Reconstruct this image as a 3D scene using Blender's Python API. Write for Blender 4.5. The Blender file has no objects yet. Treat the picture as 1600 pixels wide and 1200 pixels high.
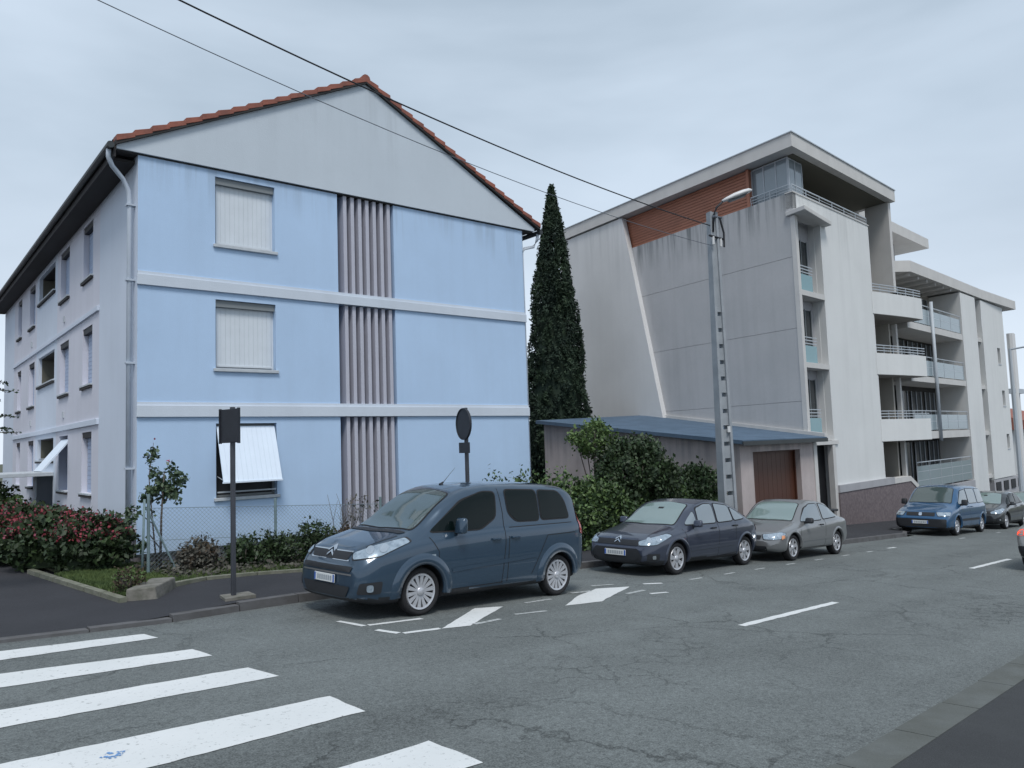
import bpy, bmesh, math, random
import numpy as np
from mathutils import Vector, Matrix
from mathutils.bvhtree import BVHTree
random.seed(7); rng = np.random.default_rng(7)
R = math.radians
scene = bpy.context.scene
COL = scene.collection
ZC = 1.923            # eye height above the road at the world origin
SLOPE = 0.058         # the street falls towards +X

# ------------------------------------------------------------------ camera, world, sun, exposure
cam_d = bpy.data.cameras.new('camera'); cam = bpy.data.objects.new('camera', cam_d); COL.objects.link(cam)
cam_d.sensor_width = 36; cam_d.lens = 27.0; cam_d.clip_end = 5000; cam_d.clip_start = 0.05
Rm = Matrix(((0.7214405, -0.0315, -0.6917), (-0.6917, -0.0758, -0.7182), (-0.0298, 0.99658, -0.0770)))
def _basis():
    hor = lambda x: 645 + (x - 2250) * (-83 / 2448.)
    d = lambda x, y: Vector((x - 800, 600 - y, -1200))
    z = d(1600, hor(1600)).cross(d(0, hor(0))).normalized()
    if z.y < 0: z = -z
    x = d(2050, hor(2050)).normalized(); y = z.cross(x)
    return Matrix((x, y, z))
Rm = _basis()
cam.matrix_world = Matrix.Translation((0, 0, ZC)) @ Rm.to_4x4()
scene.camera = cam

world = bpy.data.worlds.new("World"); scene.world = world; world.use_nodes = True
wn, wl = world.node_tree.nodes, world.node_tree.links
bg = wn['Background']; bg.inputs['Strength'].default_value = 0.1
sky = wn.new('ShaderNodeTexSky'); sky.sky_type = 'NISHITA'; sky.sun_disc = False
sky.sun_elevation = R(57); sky.sun_rotation = R(215)
tc = wn.new('ShaderNodeTexCoord'); sep = wn.new('ShaderNodeSeparateXYZ'); wl.new(tc.outputs['Generated'], sep.inputs[0])
mp = wn.new('ShaderNodeMapping'); mp.inputs['Scale'].default_value = (1.0, 1.0, 3.4); mp.inputs['Rotation'].default_value = (0.06, -0.05, 0.5); wl.new(tc.outputs['Generated'], mp.inputs[0])
nz = wn.new('ShaderNodeTexNoise'); nz.inputs['Scale'].default_value = 1.25; nz.inputs['Detail'].default_value = 5; nz.inputs['Roughness'].default_value = 0.5; nz.inputs['Distortion'].default_value = 0.25
wl.new(mp.outputs[0], nz.inputs['Vector'])
cr = wn.new('ShaderNodeValToRGB'); cr.color_ramp.elements[0].position = 0.36; cr.color_ramp.elements[1].position = 0.64
cr.color_ramp.elements[0].color = (2.9, 3.58, 4.3, 1); cr.color_ramp.elements[1].color = (4.4, 5.17, 6.05, 1)
wl.new(nz.outputs['Fac'], cr.inputs[0])
hr = wn.new('ShaderNodeMapRange'); hr.inputs['From Min'].default_value = 0.0; hr.inputs['From Max'].default_value = 0.34; hr.inputs['To Min'].default_value = 1.0; hr.inputs['To Max'].default_value = 0.0
wl.new(sep.outputs['Z'], hr.inputs['Value'])
hm = wn.new('ShaderNodeMix'); hm.data_type = 'RGBA'; wl.new(hr.outputs[0], hm.inputs['Factor']); wl.new(cr.outputs[0], hm.inputs['A']); hm.inputs['B'].default_value = (5.6, 6.25, 7.1, 1)
mm = wn.new('ShaderNodeMix'); mm.data_type = 'RGBA'; mm.inputs['Factor'].default_value = 0.94
wl.new(sky.outputs[0], mm.inputs['A']); wl.new(hm.outputs['Result'], mm.inputs['B']); wl.new(mm.outputs['Result'], bg.inputs['Color'])

sun_d = bpy.data.lights.new('sun', 'SUN'); sun_d.energy = 1.5; sun_d.angle = R(18); sun_d.color = (1, 0.97, 0.93)
sun = bpy.data.objects.new('sun', sun_d); COL.objects.link(sun); sun.rotation_euler = (R(33), 0, R(-35))
scene.view_settings.view_transform = 'Standard'; scene.view_settings.look = 'None'
scene.view_settings.exposure = 0.56; scene.view_settings.gamma = 1.0; scene.view_settings.use_curve_mapping = False
scene.cycles.max_bounces = 6

# ------------------------------------------------------------------ materials
MATS = {}
def mat(name, color, rough=0.8, metal=0.0, var=0.0, vscale=1.0, vcol=None, bump=0.0, bscale=60, ior=1.5, streak=0.0, coat=0.0, speck=0.0, tint=None, emit=None, emis=0.0, fine=0.0):
    m = bpy.data.materials.new(name); m.use_nodes = True; MATS[name] = m
    n, l = m.node_tree.nodes, m.node_tree.links; b = n['Principled BSDF']
    b.inputs['Roughness'].default_value = rough; b.inputs['Metallic'].default_value = metal; b.inputs['IOR'].default_value = ior
    b.inputs['Coat Weight'].default_value = coat; b.inputs['Coat Roughness'].default_value = 0.02
    b.inputs['Base Color'].default_value = (*color, 1)
    geo = n.new('ShaderNodeNewGeometry'); cur = None
    def rgbc(c): 
        q = n.new('ShaderNodeRGB'); q.outputs[0].default_value = (*c, 1); return q.outputs[0]
    def mixc(fac, a, bb, mode='MIX'):
        q = n.new('ShaderNodeMix'); q.data_type = 'RGBA'; q.blend_type = mode
        if isinstance(fac, float): q.inputs['Factor'].default_value = fac
        else: l.new(fac, q.inputs['Factor'])
        l.new(a, q.inputs['A']); l.new(bb, q.inputs['B']); return q.outputs['Result']
    def noise(scale, detail=4, mapping=None, rough_=0.55):
        t = n.new('ShaderNodeTexNoise'); t.inputs['Scale'].default_value = scale; t.inputs['Detail'].default_value = detail; t.inputs['Roughness'].default_value = rough_
        if mapping:
            k = n.new('ShaderNodeMapping'); k.inputs['Scale'].default_value = mapping; l.new(geo.outputs['Position'], k.inputs[0]); l.new(k.outputs[0], t.inputs['Vector'])
        else: l.new(geo.outputs['Position'], t.inputs['Vector'])
        return t.outputs['Fac']
    def ramp(src, a, b_):
        q = n.new('ShaderNodeMapRange'); q.inputs['From Min'].default_value = a; q.inputs['From Max'].default_value = b_; l.new(src, q.inputs['Value']); return q.outputs[0]
    def mul(src, k):
        q = n.new('ShaderNodeMath'); q.operation = 'MULTIPLY'; l.new(src, q.inputs[0]); q.inputs[1].default_value = k; return q.outputs[0]
    if var or vcol or streak or speck or fine:
        cur = rgbc(color)
        if vcol or var:
            vc = vcol or tuple(c * (1 - var) for c in color)
            cur = mixc(ramp(noise(vscale), 0.35, 0.68), cur, rgbc(vc))
        if streak:
            cur = mixc(mul(ramp(noise(1.0, 5, (2.6, 2.6, 0.16)), 0.46, 0.78), streak), cur, rgbc(tuple(c * 0.5 for c in color)))
        if speck:
            cur = mixc(mul(ramp(noise(130, 2), 0.4, 0.62), speck), cur, rgbc(tuple(c * 1.9 for c in color)))
        if fine:
            cur = mixc(mul(ramp(noise(9, 6), 0.35, 0.7), fine), cur, rgbc(tuple(c * 0.72 for c in color)))
        l.new(cur, b.inputs['Base Color'])
    if bump:
        bp = n.new('ShaderNodeBump'); bp.inputs['Strength'].default_value = bump; bp.inputs['Distance'].default_value = 0.01
        l.new(noise(bscale, 4), bp.inputs['Height']); l.new(bp.outputs[0], b.inputs['Normal'])
    if emit: b.inputs['Emission Color'].default_value = (*emit, 1); b.inputs['Emission Strength'].default_value = emis
    return m

mat('blue_render', (0.465, 0.62, 0.83), 0.9, var=0.07, vscale=0.5, bump=0.35, bscale=70, streak=0.10, fine=0.05)
mat('pale_render', (0.60, 0.66, 0.74), 0.9, var=0.07, vscale=0.6, bump=0.35, bscale=70, streak=0.10, fine=0.05)
mat('gable_render', (0.55, 0.61, 0.67), 0.9, var=0.06, vscale=0.5, bump=0.4, bscale=60, streak=0.08, fine=0.05)
mat('lavender_render', (0.65, 0.655, 0.73), 0.9, var=0.06, vscale=0.7, bump=0.3, bscale=70, streak=0.1)
mat('grey_side_render', (0.63, 0.69, 0.79), 0.9, var=0.06, vscale=0.6, bump=0.3, bscale=70, streak=0.08)
mat('plinth_render', (0.46, 0.42, 0.45), 0.95, var=0.2, vscale=2, bump=0.5, bscale=40, streak=0.25)
mat('fin_paint', (0.47, 0.475, 0.545), 0.7, var=0.05, vscale=3, streak=0.1)
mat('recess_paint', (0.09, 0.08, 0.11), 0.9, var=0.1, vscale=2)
mat('shutter_white', (0.66, 0.71, 0.76), 0.55, var=0.06, vscale=3, streak=0.15)
mat('shutter_pale', (0.74, 0.83, 0.94), 0.5, var=0.04, vscale=3, streak=0.06)
mat('side_shutter', (0.38, 0.46, 0.62), 0.6, var=0.06, vscale=3)
mat('sill_stone', (0.52, 0.56, 0.60), 0.85, var=0.15, vscale=6)
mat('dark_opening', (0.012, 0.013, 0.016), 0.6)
mat('dark_glass', (0.02, 0.026, 0.03), 0.06, ior=1.6)
mat('window_frame', (0.20, 0.22, 0.23), 0.5)
mat('terracotta', (0.33, 0.115, 0.08), 0.85, vcol=(0.20, 0.08, 0.062), vscale=3.5, bump=0.4, bscale=50, streak=0.3, fine=0.3)
mat('gutter_zinc', (0.045, 0.052, 0.055), 0.5, metal=0.2, var=0.2, vscale=2)
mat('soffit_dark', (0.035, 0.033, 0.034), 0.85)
mat('pipe_grey', (0.48, 0.54, 0.62), 0.5, var=0.08, vscale=4)
mat('concrete_grey', (0.41, 0.41, 0.43), 0.92, vcol=(0.36, 0.365, 0.385), vscale=0.55, bump=0.35, bscale=40, streak=0.2, fine=0.12)
mat('concrete_cream', (0.70, 0.70, 0.70), 0.9, var=0.07, vscale=0.5, bump=0.3, bscale=50, streak=0.08, fine=0.05)
mat('concrete_white', (0.70, 0.71, 0.705), 0.9, var=0.06, vscale=0.6, bump=0.3, bscale=50, streak=0.12, fine=0.05)
mat('fascia_white', (0.60, 0.59, 0.575), 0.85, var=0.08, vscale=1.5, streak=0.12)
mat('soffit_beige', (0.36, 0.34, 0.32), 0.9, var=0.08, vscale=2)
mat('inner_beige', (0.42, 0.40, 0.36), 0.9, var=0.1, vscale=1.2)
mat('wood_cladding', (0.38, 0.155, 0.095), 0.6, vcol=(0.32, 0.13, 0.08), vscale=1.2, streak=0.0, fine=0.15, bump=0.2, bscale=30)
mat('rail_metal', (0.42, 0.46, 0.50), 0.5, metal=0.0)
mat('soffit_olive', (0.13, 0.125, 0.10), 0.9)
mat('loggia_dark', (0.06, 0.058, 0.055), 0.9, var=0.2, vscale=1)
mat('glass_green', (0.16, 0.30, 0.33), 0.1, ior=1.55)
mat('glass_pale', (0.27, 0.33, 0.36), 0.15, ior=1.5)
mat('glass_pane', (0.20, 0.24, 0.27), 0.05, ior=1.9)
mat('curtain_glass', (0.12, 0.14, 0.15), 0.07, ior=1.9)
mat('rubble_pink', (0.20, 0.165, 0.17), 0.95, vcol=(0.12, 0.10, 0.11), vscale=9, bump=1.0, bscale=25, fine=0.3)
mat('garage_render', (0.50, 0.44, 0.43), 0.92, vcol=(0.40, 0.35, 0.34), vscale=1.0, bump=0.5, bscale=40, streak=0.35, fine=0.15)
mat('garage_roofing', (0.085, 0.135, 0.20), 0.85, vcol=(0.06, 0.10, 0.15), vscale=1.5, bump=0.5, bscale=50, fine=0.3)
mat('garage_wood', (0.075, 0.028, 0.015), 0.5, vcol=(0.075, 0.025, 0.013), vscale=2.5, fine=0.2)
mat('asphalt_edge', (0.030, 0.031, 0.037), 0.95, vcol=(0.019, 0.020, 0.025), vscale=0.8, bump=0.8, bscale=120, speck=0.4, fine=0.3)
mat('asphalt_near', (0.040, 0.043, 0.046), 0.95, vcol=(0.028, 0.030, 0.033), vscale=0.9, bump=0.8, bscale=110, speck=0.35, fine=0.3)
mat('kerb_stone', (0.12, 0.12, 0.125), 0.9, vcol=(0.075, 0.072, 0.072), vscale=3, bump=0.6, bscale=50, fine=0.4)
mat('kerb_light', (0.115, 0.125, 0.12), 0.9, vcol=(0.08, 0.085, 0.075), vscale=2.2, bump=0.6, bscale=50, fine=0.4)
mat('garden_edge', (0.21, 0.21, 0.17), 0.95, vcol=(0.12, 0.13, 0.09), vscale=5, bump=0.8, bscale=30, fine=0.4)
mat('block_stone', (0.21, 0.20, 0.18), 0.95, vcol=(0.11, 0.11, 0.09), vscale=7, bump=0.9, bscale=25, fine=0.4)
mat('soil', (0.05, 0.045, 0.03), 1.0, vcol=(0.04, 0.07, 0.02), vscale=1.5, bump=1, bscale=25)
mat('terrain_grass', (0.06, 0.08, 0.04), 1.0, vcol=(0.08, 0.07, 0.05), vscale=0.1)
mat('sign_back', (0.030, 0.034, 0.044), 0.55, metal=0.3, var=0.2, vscale=6)
mat('sign_post', (0.075, 0.080, 0.095), 0.5, metal=0.4, var=0.2, vscale=5)
mat('pole_concrete', (0.33, 0.355, 0.38), 0.9, vcol=(0.26, 0.285, 0.31), vscale=2.5, bump=0.4, bscale=40, fine=0.2)
mat('pole_hole', (0.03, 0.032, 0.035), 0.9)
mat('lamp_white', (0.62, 0.62, 0.62), 0.4)
mat('lamp_under', (0.12, 0.13, 0.14), 0.3)
mat('black_cable', (0.015, 0.016, 0.02), 0.6)
mat('grey_cable', (0.12, 0.135, 0.16), 0.6)
mat('fence_wire', (0.20, 0.25, 0.29), 0.5, metal=0.3)
mat('fence_post', (0.17, 0.24, 0.26), 0.7, var=0.2, vscale=6)
mat('bark', (0.09, 0.075, 0.06), 0.95, bump=0.7, bscale=40)
mat('twig', (0.10, 0.085, 0.075), 0.95)
mat('leaf_dark', (0.018, 0.036, 0.015), 0.6, vcol=(0.036, 0.060, 0.018), vscale=3.0, fine=0.4)
mat('leaf_cypress', (0.010, 0.026, 0.016), 0.75, vcol=(0.030, 0.058, 0.026), vscale=1.3, fine=0.4)
mat('leaf_hedge', (0.040, 0.075, 0.022), 0.6, vcol=(0.022, 0.048, 0.018), vscale=2.0, fine=0.35)
mat('leaf_light', (0.10, 0.16, 0.045), 0.6, vcol=(0.06, 0.11, 0.03), vscale=4, fine=0.3)
mat('leaf_rose', (0.035, 0.065, 0.038), 0.5, vcol=(0.08, 0.12, 0.055), vscale=8)
mat('leaf_dry', (0.12, 0.11, 0.095), 0.9, vcol=(0.055, 0.06, 0.045), vscale=5, fine=0.4)
mat('leaf_brown', (0.085, 0.06, 0.04), 0.9, vcol=(0.04, 0.035, 0.02), vscale=4)
mat('flower_red', (0.27, 0.032, 0.048), 0.7, vcol=(0.13, 0.025, 0.035), vscale=9)
mat('flower_pink', (0.30, 0.08, 0.12), 0.7, vcol=(0.28, 0.07, 0.11), vscale=9)
mat('grass_blade', (0.09, 0.13, 0.035), 0.8, vcol=(0.05, 0.085, 0.025), vscale=3)
mat('blue_spray', (0.16, 0.32, 0.60), 0.8, var=0.2, vscale=12)
# cars
def paint(name, c): return mat(name, c, 0.30, metal=0.35, coat=1.0, ior=1.5)
paint('paint_van', (0.030, 0.060, 0.098)); paint('paint_hatch', (0.038, 0.047, 0.075)); paint('paint_silver', (0.20, 0.205, 0.21))
paint('paint_blue', (0.02, 0.09, 0.20)); paint('paint_black', (0.03, 0.033, 0.036)); paint('paint_grey', (0.12, 0.125, 0.13)); paint('paint_bright', (0.05, 0.20, 0.36)); paint('paint_champagne', (0.28, 0.28, 0.27))
mat('car_glass', (0.003, 0.007, 0.007), 0.015, ior=1.33)
mat('car_windshield', (0.06, 0.085, 0.085), 0.05, ior=2.1)
mat('car_windshield_pale', (0.16, 0.22, 0.21), 0.07, ior=2.3)
mat('rubber', (0.012, 0.012, 0.014), 0.75)
mat('tyre_rubber', (0.014, 0.014, 0.016), 0.85, bump=0.3, bscale=80)
mat('black_plastic', (0.016, 0.018, 0.022), 0.55)
mat('chrome', (0.65, 0.68, 0.72), 0.15, metal=1.0)
mat('alloy', (0.52, 0.53, 0.56), 0.35, metal=0.5)
mat('headlamp', (0.42, 0.50, 0.57), 0.15, metal=0.4, vcol=(0.24, 0.30, 0.36), vscale=14, ior=1.6, coat=1.0)
mat('lamp_detail', (0.62, 0.66, 0.70), 0.1, metal=0.9)
mat('tail_red', (0.35, 0.012, 0.01), 0.2, coat=1.0)
mat('tail_lit', (0.7, 0.04, 0.02), 0.3, emit=(1.0, 0.10, 0.03), emis=0.6)
mat('orange_lens', (0.75, 0.30, 0.12), 0.2, coat=1.0)
mat('plate_white', (0.62, 0.64, 0.64), 0.5)
mat('plate_grey', (0.30, 0.33, 0.36), 0.6)
mat('plate_blue', (0.05, 0.12, 0.40), 0.5)

def stain(name, ztop, h, dark):
    m = MATS[name]; n, l = m.node_tree.nodes, m.node_tree.links; b = n['Principled BSDF']; src = b.inputs['Base Color'].links[0].from_socket
    geo = n.new('ShaderNodeNewGeometry'); sp = n.new('ShaderNodeSeparateXYZ'); l.new(geo.outputs['Position'], sp.inputs[0])
    k = n.new('ShaderNodeMapping'); k.inputs['Scale'].default_value = (2.2, 2.2, .10); l.new(geo.outputs['Position'], k.inputs[0])
    t = n.new('ShaderNodeTexNoise'); t.inputs['Scale'].default_value = 1.6; t.inputs['Detail'].default_value = 6; t.inputs['Roughness'].default_value = .65; l.new(k.outputs[0], t.inputs['Vector'])
    k2 = n.new('ShaderNodeMapping'); k2.inputs['Scale'].default_value = (.5, .5, .02); l.new(geo.outputs['Position'], k2.inputs[0])
    t2 = n.new('ShaderNodeTexNoise'); t2.inputs['Scale'].default_value = 2.0; l.new(k2.outputs[0], t2.inputs['Vector'])
    # length of each run differs: the height fade is shifted by the coarse noise
    a = n.new('ShaderNodeMapRange'); a.inputs['From Min'].default_value = .46; a.inputs['From Max'].default_value = .62; l.new(t.outputs['Fac'], a.inputs['Value'])
    z = n.new('ShaderNodeMath'); z.operation = 'MULTIPLY_ADD'; l.new(t2.outputs['Fac'], z.inputs[0]); z.inputs[1].default_value = h * 2.0; l.new(sp.outputs['Z'], z.inputs[2])
    f = n.new('ShaderNodeMapRange'); f.inputs['From Min'].default_value = ztop - h + h * 1.0; f.inputs['From Max'].default_value = ztop + h * .9; l.new(z.outputs[0], f.inputs['Value'])
    mu = n.new('ShaderNodeMath'); mu.operation = 'MULTIPLY'; l.new(a.outputs[0], mu.inputs[0]); l.new(f.outputs[0], mu.inputs[1])
    m2 = n.new('ShaderNodeMath'); m2.operation = 'MULTIPLY'; l.new(mu.outputs[0], m2.inputs[0]); m2.inputs[1].default_value = dark
    q = n.new('ShaderNodeMix'); q.data_type = 'RGBA'; l.new(m2.outputs[0], q.inputs['Factor']); l.new(src, q.inputs['A']); q.inputs['B'].default_value = (.12, .135, .14, 1); l.new(q.outputs['Result'], b.inputs['Base Color'])
mat('concrete_stained', (0.49, 0.49, 0.50), 0.92, vcol=(0.44, 0.445, 0.455), vscale=0.55, bump=0.35, bscale=40, streak=0.2, fine=0.12)
stain('concrete_stained', 11.02, 1.5, .75)
stain('concrete_cream', 12.4, 3.0, .16)
def splash(name, z0, h, dark, col):
    m = MATS[name]; n, l = m.node_tree.nodes, m.node_tree.links; b = n['Principled BSDF']; src = b.inputs['Base Color'].links[0].from_socket
    geo = n.new('ShaderNodeNewGeometry'); sp = n.new('ShaderNodeSeparateXYZ'); l.new(geo.outputs['Position'], sp.inputs[0])
    t = n.new('ShaderNodeTexNoise'); t.inputs['Scale'].default_value = 2.2; t.inputs['Detail'].default_value = 7; t.inputs['Roughness'].default_value = .7; l.new(geo.outputs['Position'], t.inputs['Vector'])
    z = n.new('ShaderNodeMath'); z.operation = 'MULTIPLY_ADD'; l.new(t.outputs['Fac'], z.inputs[0]); z.inputs[1].default_value = h * 1.6; l.new(sp.outputs['Z'], z.inputs[2])
    f = n.new('ShaderNodeMapRange'); f.inputs['From Min'].default_value = z0 + h * 1.7; f.inputs['From Max'].default_value = z0 + h * .5; l.new(z.outputs[0], f.inputs['Value'])
    m2 = n.new('ShaderNodeMath'); m2.operation = 'MULTIPLY'; l.new(f.outputs[0], m2.inputs[0]); m2.inputs[1].default_value = dark
    q = n.new('ShaderNodeMix'); q.data_type = 'RGBA'; l.new(m2.outputs[0], q.inputs['Factor']); l.new(src, q.inputs['A']); q.inputs['B'].default_value = (*col, 1); l.new(q.outputs['Result'], b.inputs['Base Color'])
stain('blue_render', 8.17, .9, .22); splash('blue_render', -.02, .5, .35, (.30, .33, .34)); stain('gable_render', 11.3, 2.2, .15)
stain('concrete_white', 11.0, 2.0, .14); stain('garage_render', 1.75, 1.0, .35)
# asphalt with cracks
def asphalt():
    m = bpy.data.materials.new('asphalt_road'); m.use_nodes = True; MATS['asphalt_road'] = m
    n, l = m.node_tree.nodes, m.node_tree.links; b = n['Principled BSDF']; b.inputs['Roughness'].default_value = 0.88
    geo = n.new('ShaderNodeNewGeometry')
    def tex(kind, scale, **kw):
        t = n.new(kind); t.inputs['Scale'].default_value = scale
        for k, v in kw.items(): t.inputs[k].default_value = v
        l.new(geo.outputs['Position'], t.inputs['Vector']); return t
    def rng_(src, a, b_, c=0.0, d=1.0):
        q = n.new('ShaderNodeMapRange'); q.inputs['From Min'].default_value = a; q.inputs['From Max'].default_value = b_; q.inputs['To Min'].default_value = c; q.inputs['To Max'].default_value = d; l.new(src, q.inputs['Value']); return q.outputs[0]
    def mth(op, a, b_=None):
        q = n.new('ShaderNodeMath'); q.operation = op
        for i, s in enumerate((a, b_)):
            if s is None: continue
            if isinstance(s, (int, float)): q.inputs[i].default_value = s
            else: l.new(s, q.inputs[i])
        return q.outputs[0]
    big = tex('ShaderNodeTexNoise', 0.35, Detail=4).outputs['Fac']
    mid = tex('ShaderNodeTexNoise', 2.2, Detail=5).outputs['Fac']
    fine = tex('ShaderNodeTexNoise', 75, Detail=3, Roughness=0.7).outputs['Fac']
    # long lane-wise wear
    mpn = n.new('ShaderNodeMapping'); mpn.inputs['Scale'].default_value = (0.06, 1.1, 1); l.new(geo.outputs['Position'], mpn.inputs[0])
    ln = n.new('ShaderNodeTexNoise'); ln.inputs['Scale'].default_value = 1.0; ln.inputs['Detail'].default_value = 3; l.new(mpn.outputs[0], ln.inputs['Vector'])
    val = mth('ADD', rng_(big, 0.3, 0.7, 0.90, 1.12), rng_(mid, 0.3, 0.7, -0.06, 0.06))
    val = mth('ADD', val, rng_(ln.outputs['Fac'], 0.3, 0.7, -0.09, 0.09))
    wp = n.new('ShaderNodeMapping'); wp.inputs['Scale'].default_value = (0.22, 0.5, 1); l.new(geo.outputs['Position'], wp.inputs[0])
    bl_ = n.new('ShaderNodeTexNoise'); bl_.inputs['Scale'].default_value = 1.4; bl_.inputs['Detail'].default_value = 6; bl_.inputs['Roughness'].default_value = .65; l.new(wp.outputs[0], bl_.inputs['Vector'])
    val = mth('ADD', val, rng_(bl_.outputs['Fac'], 0.35, 0.65, -0.08, 0.08))
    oil = tex('ShaderNodeTexNoise', 0.9, Detail=3).outputs['Fac']
    val = mth('SUBTRACT', val, rng_(oil, 0.66, 0.74, 0.0, 0.16))
    val = mth('ADD', val, rng_(fine, 0.3, 0.7, -0.50, 0.50))
    val = mth('ADD', val, rng_(tex('ShaderNodeTexNoise', 24, Detail=4, Roughness=0.75).outputs['Fac'], 0.3, 0.7, -0.32, 0.32))
    # cracks
    wn_ = tex('ShaderNodeTexNoise', 2.6, Detail=9, Roughness=0.7)
    wv = n.new('ShaderNodeVectorMath'); wv.operation = 'SCALE'; wv.inputs['Scale'].default_value = 0.55; l.new(wn_.outputs['Color'], wv.inputs[0])
    ad = n.new('ShaderNodeVectorMath'); ad.operation = 'ADD'; l.new(geo.outputs['Position'], ad.inputs[0]); l.new(wv.outputs[0], ad.inputs[1])
    def cracks(sc, w, mscale, lo, hi, seed):
        v = n.new('ShaderNodeTexVoronoi'); v.feature = 'DISTANCE_TO_EDGE'; v.inputs['Scale'].default_value = sc; l.new(ad.outputs[0], v.inputs['Vector'])
        c = rng_(v.outputs['Distance'], 0.0, w, 1.0, 0.0)
        mk = n.new('ShaderNodeTexNoise'); mk.inputs['Scale'].default_value = mscale; mk.inputs['Detail'].default_value = 3
        of = n.new('ShaderNodeMapping'); of.inputs['Location'].default_value = (seed, seed * 2, 0); l.new(geo.outputs['Position'], of.inputs[0]); l.new(of.outputs[0], mk.inputs['Vector'])
        return mth('MULTIPLY', c, rng_(mk.outputs['Fac'], lo, hi))
    c1 = cracks(0.55, 0.012, 0.45, 0.46, 0.62, 3.0)
    c2 = cracks(2.6, 0.035, 0.5, 0.54, 0.68, 7.0)
    ck = mth('MAXIMUM', c1, c2)
    val = mth('MULTIPLY', val, mth('SUBTRACT', 1.0, mth('MULTIPLY', ck, 0.45)))
    rgb = n.new('ShaderNodeRGB'); rgb.outputs[0].default_value = (0.126, 0.140, 0.139, 1)
    vm = n.new('ShaderNodeVectorMath'); vm.operation = 'SCALE'; l.new(rgb.outputs[0], vm.inputs[0]); l.new(val, vm.inputs['Scale'])
    l.new(vm.outputs[0], b.inputs['Base Color'])
    bp = n.new('ShaderNodeBump'); bp.inputs['Strength'].default_value = 0.6; bp.inputs['Distance'].default_value = 0.01
    l.new(mth('SUBTRACT', fine, ck), bp.inputs['Height']); l.new(bp.outputs[0], b.inputs['Normal'])
asphalt()
def road_paint(name, c, hole):
    m = mat(name, c, 0.75); n, l = m.node_tree.nodes, m.node_tree.links; b = n['Principled BSDF']
    geo = n.new('ShaderNodeNewGeometry')
    t = n.new('ShaderNodeTexNoise'); t.inputs['Scale'].default_value = 22; t.inputs['Detail'].default_value = 8; t.inputs['Roughness'].default_value = 0.75; l.new(geo.outputs['Position'], t.inputs['Vector'])
    t2 = n.new('ShaderNodeTexNoise'); t2.inputs['Scale'].default_value = 1.3; t2.inputs['Detail'].default_value = 4; l.new(geo.outputs['Position'], t2.inputs['Vector'])
    mr = n.new('ShaderNodeMapRange'); mr.inputs['From Min'].default_value = hole; mr.inputs['From Max'].default_value = hole + 0.12; l.new(t.outputs['Fac'], mr.inputs['Value'])
    a = n.new('ShaderNodeMix'); a.data_type = 'RGBA'; a.inputs['A'].default_value = (*c, 1); a.inputs['B'].default_value = (c[0] * .78, c[1] * .8, c[2] * .8, 1); l.new(t2.outputs['Fac'], a.inputs['Factor'])
    q = n.new('ShaderNodeMix'); q.data_type = 'RGBA'; l.new(mr.outputs[0], q.inputs['Factor']); l.new(a.outputs['Result'], q.inputs['A']); q.inputs['B'].default_value = (0.16, 0.17, 0.17, 1)
    l.new(q.outputs['Result'], b.inputs['Base Color'])
road_paint('paint_white_road', (0.72, 0.73, 0.73), 0.575)
road_paint('paint_worn_road', (0.50, 0.52, 0.52), 0.50)

# ------------------------------------------------------------------ helpers
class Frame:
    def __init__(s, o, U, V): s.o, s.U, s.V = Vector((o[0], o[1], 0)), Vector((U[0], U[1], 0)), Vector((V[0], V[1], 0))
    def __call__(s, a, b, z): p = s.o + s.U * a + s.V * b; p.z = z + ZC; return p
WORLD = Frame((0, 0), (1, 0), (0, 1))
class Local:
    def __call__(s, a, b, z): return Vector((a, b, z))
LOCAL = Local()
def gz(X): return -1.923 - SLOPE * min(max(X, -60), 95)

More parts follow.
